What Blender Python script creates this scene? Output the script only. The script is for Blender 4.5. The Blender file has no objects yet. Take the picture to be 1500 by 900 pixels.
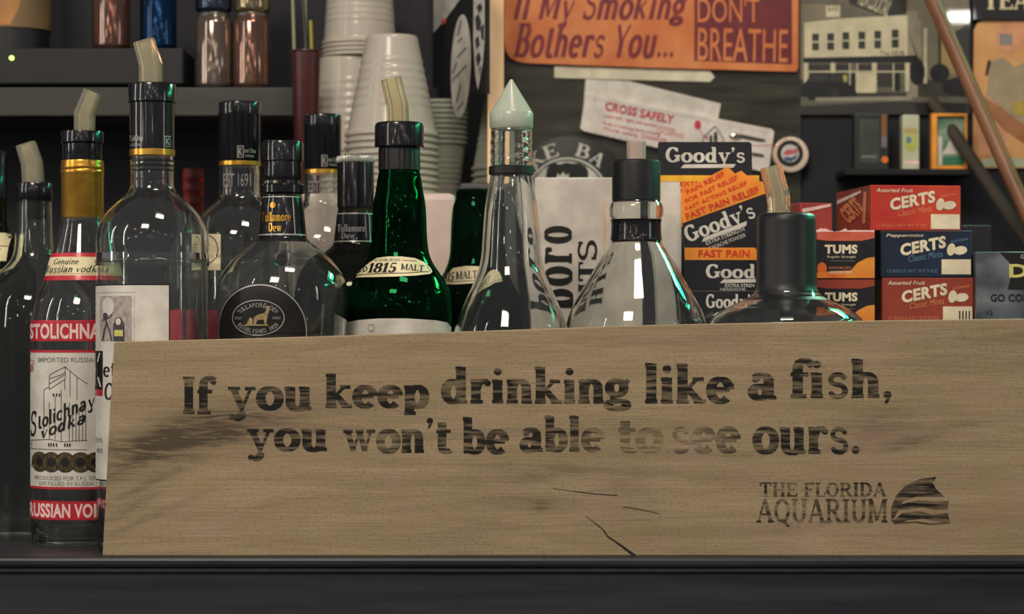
import bpy, bmesh, math, random
from mathutils import Vector, Matrix
from mathutils.geometry import tessellate_polygon
random.seed(7)
sc = bpy.context.scene
COL = sc.collection
PI = math.pi

# ------------------------------------------------------------------ camera, light, exposure
DIST = 1.8                 # camera to the front face of the plank (m)
ZC = 0.1575                # camera height over the bar top
PXM = 2000.0               # photo pixels per metre at the plank
def S(Y): return 1.0 + Y / DIST
def wx(px, Y): return (px - 750.0) / PXM * S(Y)
def wz(py, Y): return ZC + (500.0 - py) / PXM * S(Y)
def P(px, py, Y): return Vector((wx(px, Y), Y, wz(py, Y)))

cam = bpy.data.cameras.new('camera'); cam.sensor_width = 36.0
cam.lens = 36.0 * DIST * PXM / 1500.0
cam.shift_y = 50.0 / 1500.0
cam.clip_start = 0.05
cam.dof.use_dof = True; cam.dof.focus_distance = DIST + 0.03; cam.dof.aperture_fstop = 8.5
co = bpy.data.objects.new('camera', cam); COL.objects.link(co)
co.location = (0, -DIST, ZC); co.rotation_euler = (PI / 2, 0, 0)
sc.camera = co

sc.view_settings.view_transform = 'Standard'
sc.view_settings.look = 'None'
sc.view_settings.exposure = 0.0
sc.view_settings.gamma = 1.0
sc.view_settings.use_curve_mapping = False
try:
    cy = sc.cycles
    cy.max_bounces = 18; cy.transmission_bounces = 16; cy.glossy_bounces = 8; cy.diffuse_bounces = 4
    cy.transparent_max_bounces = 16; cy.sample_clamp_indirect = 4.0; cy.use_denoising = True
    cy.caustics_reflective = False; cy.caustics_refractive = True; cy.blur_glossy = 0.5
except Exception:
    pass

w = bpy.data.worlds.new('bar_room_air'); sc.world = w; w.use_nodes = True
bg = w.node_tree.nodes['Background']; bg.inputs[0].default_value = (0.56, 0.55, 0.62, 1); bg.inputs[1].default_value = 0.2

def area(name, loc, target, sx, sy, power, color):
    l = bpy.data.lights.new(name, 'AREA'); l.shape = 'RECTANGLE'; l.size = sx; l.size_y = sy
    l.energy = power; l.color = color
    o = bpy.data.objects.new(name, l); COL.objects.link(o); o.location = loc
    o.rotation_euler = (Vector(target) - Vector(loc)).to_track_quat('-Z', 'Y').to_euler()
    return o
def bulb(name, loc, r, power, color):
    l = bpy.data.lights.new(name, 'POINT'); l.shadow_soft_size = r; l.energy = power; l.color = color
    o = bpy.data.objects.new(name, l); COL.objects.link(o); o.location = loc
    return o
WARM = (1.0, 0.90, 0.74)
area('ceiling_light_key', (-0.55, -1.9, 1.75), (0.05, 0.2, 0.15), 0.62, 0.5, 28, WARM)
area('ceiling_light_high', (0.15, -0.55, 1.5), (0.1, 0.45, 0.25), 0.35, 0.25, 9, WARM)
area('tube_light', (-1.6, -1.0, 0.8), (-0.1, 0.45, 0.35), 0.035, 1.2, 5.0, (1.0, 0.94, 0.82))
area('tube_light', (-1.25, -0.1, 0.5), (-0.2, 0.15, 0.3), 0.03, 0.5, 1.4, (1.0, 0.94, 0.82))
area('tube_light', (1.55, -0.62, 0.5), (0.1, 0.2, 0.2), 0.03, 0.6, 1.5, (1.0, 0.97, 0.9))
area('neon_white', (0.60, 0.585, 0.72), (0.15, 0.0, 0.2), 0.5, 0.026, 1.0, (0.85, 1.0, 0.95)).data.spread = math.radians(75)
area('neon_green', (0.60, 0.590, 0.68), (0.15, 0.0, 0.2), 0.5, 0.10, 1.0, (0.03, 1.0, 0.45)).data.spread = math.radians(75)
area('neon_green', (0.98, 0.30, 0.62), (0.1, 0.05, 0.2), 0.55, 0.03, 0.22, (0.03, 1.0, 0.45)).data.spread = math.radians(60)
area('far_lamp', (0.968, -2.283, 0.859), (0.44, 0.616, 0.476), 0.055, 0.018, 0.35, (1.0, 0.97, 0.9))
for x_, y_, z_, r_, p_ in ((-0.85, -2.3, 0.95, .034, 4), (0.28, -2.6, 1.32, .034, 4), (-0.2, -2.9, 0.8, .03, 3), (0.62, -2.2, 1.08, .026, 2), (-1.5, -2.6, 0.7, .034, 4), (-0.45, -2.4, 1.35, .03, 3),
                           (0.9, -1.7, 1.15, .018, 1), (1.5, -2.4, 0.9, .03, 2.5), (-1.2, -1.6, 1.2, .018, 1), (0.1, -2.2, 0.52, .014, .6), (-0.6, -2.5, 0.42, .014, .6), (0.45, -2.7, 0.36, .014, .6), (1.25, -1.2, 0.6, .014, .6), (-1.7, -1.6, 0.5, .018, 1), (-0.95, -1.2, .75, .012, .4), (0.35, -1.5, 1.0, .012, .4)):
    bulb('bar_lamp', (x_, y_, z_), r_, p_, WARM if x_ < 0.3 else (1.0, 0.95, 0.85))

# ------------------------------------------------------------------ materials
def lin(c):
    return tuple(((v / 255.0) / 12.92 if v / 255.0 <= 0.04045 else ((v / 255.0 + 0.055) / 1.055) ** 2.4) for v in c)
def c4(c): return (*lin(c), 1.0)
MATS = {}
def mat(name, c1, c2=None, rough=0.5, metal=0.0, coat=0.0, scale=60.0, bump=0.0, trans=0.0, ior=1.45, spec=0.5, stretch=(1, 1, 1), sheen=None, emit=None):
    """noise-mixed principled surface; colours in sRGB 0-255"""
    if name in MATS: return MATS[name]
    m = bpy.data.materials.new(name); m.use_nodes = True
    nt = m.node_tree; b = nt.nodes['Principled BSDF']
    tc = nt.nodes.new('ShaderNodeTexCoord'); mp = nt.nodes.new('ShaderNodeMapping')
    mp.inputs['Scale'].default_value = stretch
    nz = nt.nodes.new('ShaderNodeTexNoise'); nz.inputs['Scale'].default_value = scale; nz.inputs['Detail'].default_value = 4
    nt.links.new(tc.outputs['Object'], mp.inputs['Vector']); nt.links.new(mp.outputs[0], nz.inputs['Vector'])
    rp = nt.nodes.new('ShaderNodeValToRGB')
    rp.color_ramp.elements[0].position = 0.35; rp.color_ramp.elements[1].position = 0.68
    if c2 is None: c2 = tuple(min(255, v * 1.06 + 1) for v in c1); c1 = tuple(v * 0.94 for v in c1)
    rp.color_ramp.elements[0].color = c4(c1); rp.color_ramp.elements[1].color = c4(c2)
    nt.links.new(nz.outputs['Fac'], rp.inputs[0]); nt.links.new(rp.outputs[0], b.inputs['Base Color'])
    b.inputs['Roughness'].default_value = rough; b.inputs['Metallic'].default_value = metal
    b.inputs['IOR'].default_value = ior; b.inputs['Specular IOR Level'].default_value = spec
    b.inputs['Coat Weight'].default_value = coat; b.inputs['Coat Roughness'].default_value = 0.02
    b.inputs['Transmission Weight'].default_value = trans
    if bump:
        bp = nt.nodes.new('ShaderNodeBump'); bp.inputs['Strength'].default_value = bump; bp.inputs['Distance'].default_value = 0.002
        nt.links.new(nz.outputs['Fac'], bp.inputs['Height']); nt.links.new(bp.outputs[0], b.inputs['Normal'])
    if emit:
        b.inputs['Emission Color'].default_value = c4(emit[0]); b.inputs['Emission Strength'].default_value = emit[1]
    MATS[name] = m
    return m
def glass(name, color, rough=0.0, ior=1.5, bump=0.0, veil=0.008):
    if name in MATS: return MATS[name]
    m = bpy.data.materials.new(name); m.use_nodes = True
    nt = m.node_tree; nt.nodes.remove(nt.nodes['Principled BSDF']); out = nt.nodes['Material Output']
    g = nt.nodes.new('ShaderNodeBsdfGlass'); g.inputs['Color'].default_value = (*color, 1); g.inputs['Roughness'].default_value = rough; g.inputs['IOR'].default_value = ior
    df = nt.nodes.new('ShaderNodeBsdfDiffuse'); df.inputs['Color'].default_value = (*[0.75 * v ** .5 for v in color], 1)
    mx = nt.nodes.new('ShaderNodeMixShader'); mx.inputs[0].default_value = veil  # diffuse share lifts glass, standing in for room reflections; clouds spout plastic
    nt.links.new(g.outputs[0], mx.inputs[1]); nt.links.new(df.outputs[0], mx.inputs[2]); nt.links.new(mx.outputs[0], out.inputs[0])
    tc = nt.nodes.new('ShaderNodeTexCoord'); nz = nt.nodes.new('ShaderNodeTexNoise'); nz.inputs['Scale'].default_value = 45
    bp = nt.nodes.new('ShaderNodeBump'); bp.inputs['Strength'].default_value = bump or 0.10; bp.inputs['Distance'].default_value = 0.001
    nt.links.new(tc.outputs['Object'], nz.inputs['Vector']); nt.links.new(nz.outputs['Fac'], bp.inputs['Height']); nt.links.new(bp.outputs[0], g.inputs['Normal'])
    MATS[name] = m
    return m
def translucent(name, color, t=0.45, rough=0.25):
    if name in MATS: return MATS[name]
    m = bpy.data.materials.new(name); m.use_nodes = True
    nt = m.node_tree; b = nt.nodes['Principled BSDF']; out = nt.nodes['Material Output']
    tc = nt.nodes.new('ShaderNodeTexCoord'); nz = nt.nodes.new('ShaderNodeTexNoise'); nz.inputs['Scale'].default_value = 30
    rp = nt.nodes.new('ShaderNodeValToRGB'); rp.color_ramp.elements[0].color = c4(tuple(v * 0.94 for v in color)); rp.color_ramp.elements[1].color = c4(color)
    nt.links.new(tc.outputs['Object'], nz.inputs['Vector']); nt.links.new(nz.outputs['Fac'], rp.inputs[0])
    nt.links.new(rp.outputs[0], b.inputs['Base Color']); b.inputs['Roughness'].default_value = rough
    tr = nt.nodes.new('ShaderNodeBsdfTranslucent'); nt.links.new(rp.outputs[0], tr.inputs['Color'])
    mx = nt.nodes.new('ShaderNodeMixShader'); mx.inputs[0].default_value = t
    nt.links.new(b.outputs[0], mx.inputs[1]); nt.links.new(tr.outputs[0], mx.inputs[2]); nt.links.new(mx.outputs[0], out.inputs[0])
    MATS[name] = m
    return m

def wood_nodes(name, burn):
    """pale weathered plank; burn=True chars it in streaks (the lettering)"""
    m = bpy.data.materials.new(name); m.use_nodes = True
    nt = m.node_tree; L = nt.links.new; b = nt.nodes['Principled BSDF']
    tc = nt.nodes.new('ShaderNodeTexCoord')
    def noise(scale, st, detail=5, rot=0.0, dist=0.0):
        mp = nt.nodes.new('ShaderNodeMapping'); mp.inputs['Scale'].default_value = st; mp.inputs['Rotation'].default_value = (0, rot, 0)
        nz = nt.nodes.new('ShaderNodeTexNoise'); nz.inputs['Scale'].default_value = scale; nz.inputs['Detail'].default_value = detail; nz.inputs['Distortion'].default_value = dist
        L(tc.outputs['Object'], mp.inputs['Vector']); L(mp.outputs[0], nz.inputs['Vector'])
        return nz.outputs['Fac']
    def math_(op, a, bb=None):
        n = nt.nodes.new('ShaderNodeMath'); n.operation = op
        for i, v in enumerate((a, bb)):
            if v is None: continue
            if isinstance(v, (int, float)): n.inputs[i].default_value = v
            else: L(v, n.inputs[i])
        return n.outputs[0]
    def ramp(f, a, bb):
        n = nt.nodes.new('ShaderNodeMapRange'); n.inputs[1].default_value = a; n.inputs[2].default_value = bb; L(f, n.inputs[0]); return n.outputs[0]
    def mix(f, a, bb):
        n = nt.nodes.new('ShaderNodeMix'); n.data_type = 'RGBA'
        if isinstance(f, float): n.inputs[0].default_value = f
        else: L(f, n.inputs[0])
        for i, v in ((6, a), (7, bb)):
            if isinstance(v, tuple): n.inputs[i].default_value = c4(v)
            else: L(v, n.inputs[i])
        return n.outputs[2]
    sep = nt.nodes.new('ShaderNodeSeparateXYZ'); L(tc.outputs['Object'], sep.inputs[0])
    def blob(px, py, rx, ry, ang):
        """soft elliptic stain, photo pixels"""
        cx, cz = wx(px, 0), wz(py, 0); c, s = math.cos(math.radians(ang)), math.sin(math.radians(ang))
        dx = math_('SUBTRACT', sep.outputs[0], cx); dz = math_('SUBTRACT', sep.outputs[2], cz)
        u = math_('ADD', math_('MULTIPLY', dx, c), math_('MULTIPLY', dz, s)); v = math_('SUBTRACT', math_('MULTIPLY', dz, c), math_('MULTIPLY', dx, s))
        u = math_('DIVIDE', u, rx / PXM); v = math_('DIVIDE', v, ry / PXM)
        d = math_('ADD', math_('MULTIPLY', u, u), math_('MULTIPLY', v, v))
        return math_('POWER', 2.718, math_('MULTIPLY', d, -1.0))
    fine = noise(90, (0.25, 1, 6), 6); mid = noise(14, (0.5, 1, 5), 5, 0, 1.2); big = noise(7, (0.8, 1, 2.2), 3, 0.15, 0.8); speck = noise(520, (.7, 1, 1.2), 3)
    col = mix(ramp(mid, 0.3, 0.7), (150, 131, 103), (173, 153, 123))
    col = mix(math_('MULTIPLY', ramp(fine, 0.42, 0.75), 0.24), col, (104, 89, 68))
    col = mix(math_('MULTIPLY', ramp(speck, 0.5, 0.75), 0.42), col, (88, 75, 58))
    col = mix(math_('MULTIPLY', ramp(noise(24, (1, 1, 1.3), 2), 0.5, 0.72), 0.35), col, (150, 134, 92))
    col = mix(math_('MULTIPLY', ramp(noise(19, (1, 1, 1.4), 2, .5), 0.52, 0.74), 0.4), col, (166, 136, 122))
    col = mix(math_('MULTIPLY', ramp(big, 0.5, 0.78), 0.3), col, (160, 130, 108))
    grain = ramp(noise(55, (0.5, 1, 4), 5, -0.3, 1.5), 0.3, 0.62)
    st = math_('MULTIPLY', blob(255, 645, 100, 34, 20), 1.0)
    for a in ((385, 612, 150, 17, 8, .55), (330, 640, 200, 10, 4, .5), (170, 690, 70, 15, 28, .35), (190, 745, 60, 9, 30, .4), (215, 760, 90, 6, 24, .35), (205, 715, 80, 7, 26, .4), (780, 700, 70, 10, 6, .5), (770, 735, 90, 12, -4, .32), (792, 742, 16, 7, 0, .6), (1290, 620, 70, 26, 10, .42),
              (1330, 650, 45, 8, 14, .45), (1420, 620, 60, 8, 6, .4), (920, 720, 50, 40, -30, .22), (1180, 660, 220, 8, 3, .25), (860, 690, 330, 7, -3, .22), (640, 640, 420, 8, 2, .2), (1480, 500, 110, 40, 0, .3), (900, 500, 500, 9, 1, .22)):
        st = math_('ADD', st, math_('MULTIPLY', blob(*a[:5]), a[5]))
    st = math_('MINIMUM', math_('MULTIPLY', st, math_('ADD', math_('MULTIPLY', grain, 0.75), 0.25)), 0.85)
    col = mix(st, col, (58, 50, 38))
    if burn:
        streak = ramp(noise(130, (0.28, 1, 2.6), 5), 0.38, 0.58)
        fade = math_('ADD', math_('ADD', math_('MULTIPLY', blob(945, 648, 85, 30, 0), .62), math_('MULTIPLY', blob(560, 645, 55, 25, 0), .22)), math_('ADD', math_('MULTIPLY', blob(1030, 640, 60, 26, 0), .35), math_('MULTIPLY', blob(1200, 740, 150, 40, 0), .24)))
        amt = math_('SUBTRACT', math_('ADD', math_('MULTIPLY', streak, 0.62), 0.48), fade)
        n = nt.nodes.new('ShaderNodeClamp'); L(amt, n.inputs[0])
        col = mix(n.outputs[0], col, (26, 24, 22))
    L(col, b.inputs['Base Color']); b.inputs['Roughness'].default_value = 0.72; b.inputs['Specular IOR Level'].default_value = 0.25
    bp = nt.nodes.new('ShaderNodeBump'); bp.inputs['Strength'].default_value = 0.35; bp.inputs['Distance'].default_value = 0.0008
    L(fine, bp.inputs['Height']); L(bp.outputs[0], b.inputs['Normal'])
    return m
WOOD = wood_nodes('weathered_plank_wood', False); BURN = wood_nodes('burnt_lettering', True)

BLACK = mat('black_gloss_plastic', (22, 22, 26), rough=0.18, coat=0.3)
BLACKM = mat('black_matte_plastic', (24, 24, 28), rough=0.42)
INK = mat('black_print', (17, 16, 17), rough=0.5)
WHITE = mat('white_paper', (212, 206, 196), rough=0.6)
CREAM = mat('cream_paper', (226, 212, 172), rough=0.55)
GREYP = mat('grey_print', (132, 128, 126), rough=0.6)
GOLD = mat('gold_foil', (196, 142, 52), (222, 172, 76), rough=0.28, metal=0.85, scale=90)
SILVER = mat('silver_print', (172, 170, 164), rough=0.35, metal=0.4)
RED = mat('red_print', (190, 34, 52), rough=0.4, coat=0.2)
PINKW = mat('pinkish_white_print', (240, 205, 200), rough=0.5)
CLEAR = glass('clear_glass', (0.97, 0.98, 0.97))
GREYG = glass('smoky_clear_glass', (0.93, 0.95, 0.92))
GREEN = glass('green_glass', (0.025, 0.30, 0.11), veil=.006)
DGREEN = glass('dark_green_glass', (0.04, 0.24, 0.12), veil=.01)
DWHISKY = glass('dark_bottle_glass', (0.42, 0.44, 0.36), veil=.01)
REDG = glass('red_tinted_plastic', (0.75, 0.28, 0.28), 0.15)
SPOUT = glass('clear_pourer_plastic', (.97, .90, .66), .03, 1.42, .02, veil=.22)
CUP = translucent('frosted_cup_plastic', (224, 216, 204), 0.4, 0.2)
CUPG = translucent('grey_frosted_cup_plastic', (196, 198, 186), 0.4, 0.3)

# ------------------------------------------------------------------ mesh builder
def tag(o, label=None, cat=None, group=None, kind=None):
    if label: o['label'] = label
    if cat: o['category'] = cat
    if group: o['group'] = group
    if kind: o['kind'] = kind
    return o
def thing(name, loc, label, cat, group=None):
    o = bpy.data.objects.new(name, None); COL.objects.link(o); o.empty_display_size = 0.02; o.location = loc
    return tag(o, label, cat, group)
def wloc(o):
    v = Vector((0, 0, 0))
    while o is not None: v += o.location; o = o.parent
    return v
class MB:
    def __init__(self): self.v = []; self.f = []; self.m = []; self.mats = []; self.smooth = []
    def mi(self, m):
        if m not in self.mats: self.mats.append(m)
        return self.mats.index(m)
    def add(self, vs, fs, m, smooth=False):
        o = len(self.v); self.v += [Vector(p) for p in vs]; k = self.mi(m)
        for f in fs: self.f.append([i + o for i in f]); self.m.append(k); self.smooth.append(smooth)
    def bm(self, bm, m, smooth=False):
        bm.verts.ensure_lookup_table(); bm.verts.index_update()
        self.add([v.co.copy() for v in bm.verts], [[v.index for v in f.verts] for f in bm.faces], m, smooth); bm.free()
    def box(self, a, b, m, bevel=0.0, seg=2, rot=0.0, pivot=None):
        bm = bmesh.new(); bmesh.ops.create_cube(bm, size=1.0)
        a, b = Vector(a), Vector(b)
        for v in bm.verts: v.co = Vector(((a[i] + b[i]) / 2 + v.co[i] * (b[i] - a[i]) for i in range(3)))
        if bevel: bmesh.ops.bevel(bm, geom=list(bm.edges), offset=bevel, segments=seg, profile=0.5, affect='EDGES')
        if rot:
            R = Matrix.Rotation(rot, 3, 'Z'); pv = Vector(pivot)
            for v in bm.verts: v.co = R @ (v.co - pv) + pv
        self.bm(bm, m, False)
    def prism(self, front, back, m):
        n = len(front); self.add(list(front) + list(back), [], m)
        o = len(self.v) - 2 * n; k = self.mi(m)
        tri = tessellate_polygon([[Vector(p) for p in front]])
        for t in tri:
            self.f.append([o + i for i in t]); self.m.append(k); self.smooth.append(False)
            self.f.append([o + n + i for i in reversed(t)]); self.m.append(k); self.smooth.append(False)
        for i in range(n):
            j = (i + 1) % n; self.f.append([o + i, o + j, o + n + j, o + n + i]); self.m.append(k); self.smooth.append(False)
    def lathe(self, c, prof, m, n=64, smooth=True, closed=False, ribs=None):
        """prof: (r, z) list; c: axis point"""
        vs = []; rings = []
        for r, z in prof:
            if r < 1e-6: rings.append([len(vs)]); vs.append((c[0], c[1], c[2] + z))
            else:
                ring = []
                for i in range(n):
                    a = 2 * PI * i / n; rr = r * (1 - (ribs or 0) * (i % 2)); ring.append(len(vs)); vs.append((c[0] + rr * math.cos(a), c[1] + rr * math.sin(a), c[2] + z))
                rings.append(ring)
        fs = []
        pairs = list(zip(rings, rings[1:])) + ([(rings[-1], rings[0])] if closed else [])
        for A, B in pairs:
            for i in range(n):
                j = (i + 1) % n
                if len(A) == 1 and len(B) == 1: break
                if len(A) == 1: fs.append([A[0], B[j], B[i]])
                elif len(B) == 1: fs.append([A[i], A[j], B[0]])
                else: fs.append([A[i], A[j], B[j], B[i]])
        self.add(vs, fs, m, smooth)
    def tube(self, pts, r, m, n=16, caps=True):
        pts = [Vector(p) for p in pts]; rr = r if isinstance(r, (list, tuple)) else [r] * len(pts)
        vs = []
        for i, p in enumerate(pts):
            d = (pts[min(i + 1, len(pts) - 1)] - pts[max(i - 1, 0)]).normalized()
            u = d.cross(Vector((0, 1, 0.01))).normalized(); v = d.cross(u).normalized()
            for k in range(n): a = 2 * PI * k / n; vs.append(p + (u * math.cos(a) + v * math.sin(a)) * rr[i])
        fs = [[i * n + k, i * n + (k + 1) % n, (i + 1) * n + (k + 1) % n, (i + 1) * n + k] for i in range(len(pts) - 1) for k in range(n)]
        if caps: fs += [list(range(n))[::-1], [(len(pts) - 1) * n + k for k in range(n)]]
        self.add(vs, fs, m, True)
    def build(self, name, parent=None, origin=None, sharp=40, label=None, fixnormals=True):
        o_ = wloc(parent) if parent is not None else Vector(origin or (0, 0, 0))
        me = bpy.data.meshes.new(name)
        me.from_pydata([v - o_ for v in self.v], [], self.f)
        for m in self.mats: me.materials.append(m)
        me.polygons.foreach_set('material_index', self.m); me.polygons.foreach_set('use_smooth', self.smooth)
        if fixnormals:
            bm = bmesh.new(); bm.from_mesh(me); bmesh.ops.recalc_face_normals(bm, faces=list(bm.faces)); bm.to_mesh(me); bm.free()
        me.update()
        if any(self.smooth):
            try: me.set_sharp_from_angle(angle=math.radians(sharp))
            except Exception: pass
        o = bpy.data.objects.new(name, me); COL.objects.link(o)
        if parent is not None: o.parent = parent
        else: o.location = o_
        if label: o['label'] = label
        return o

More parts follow.
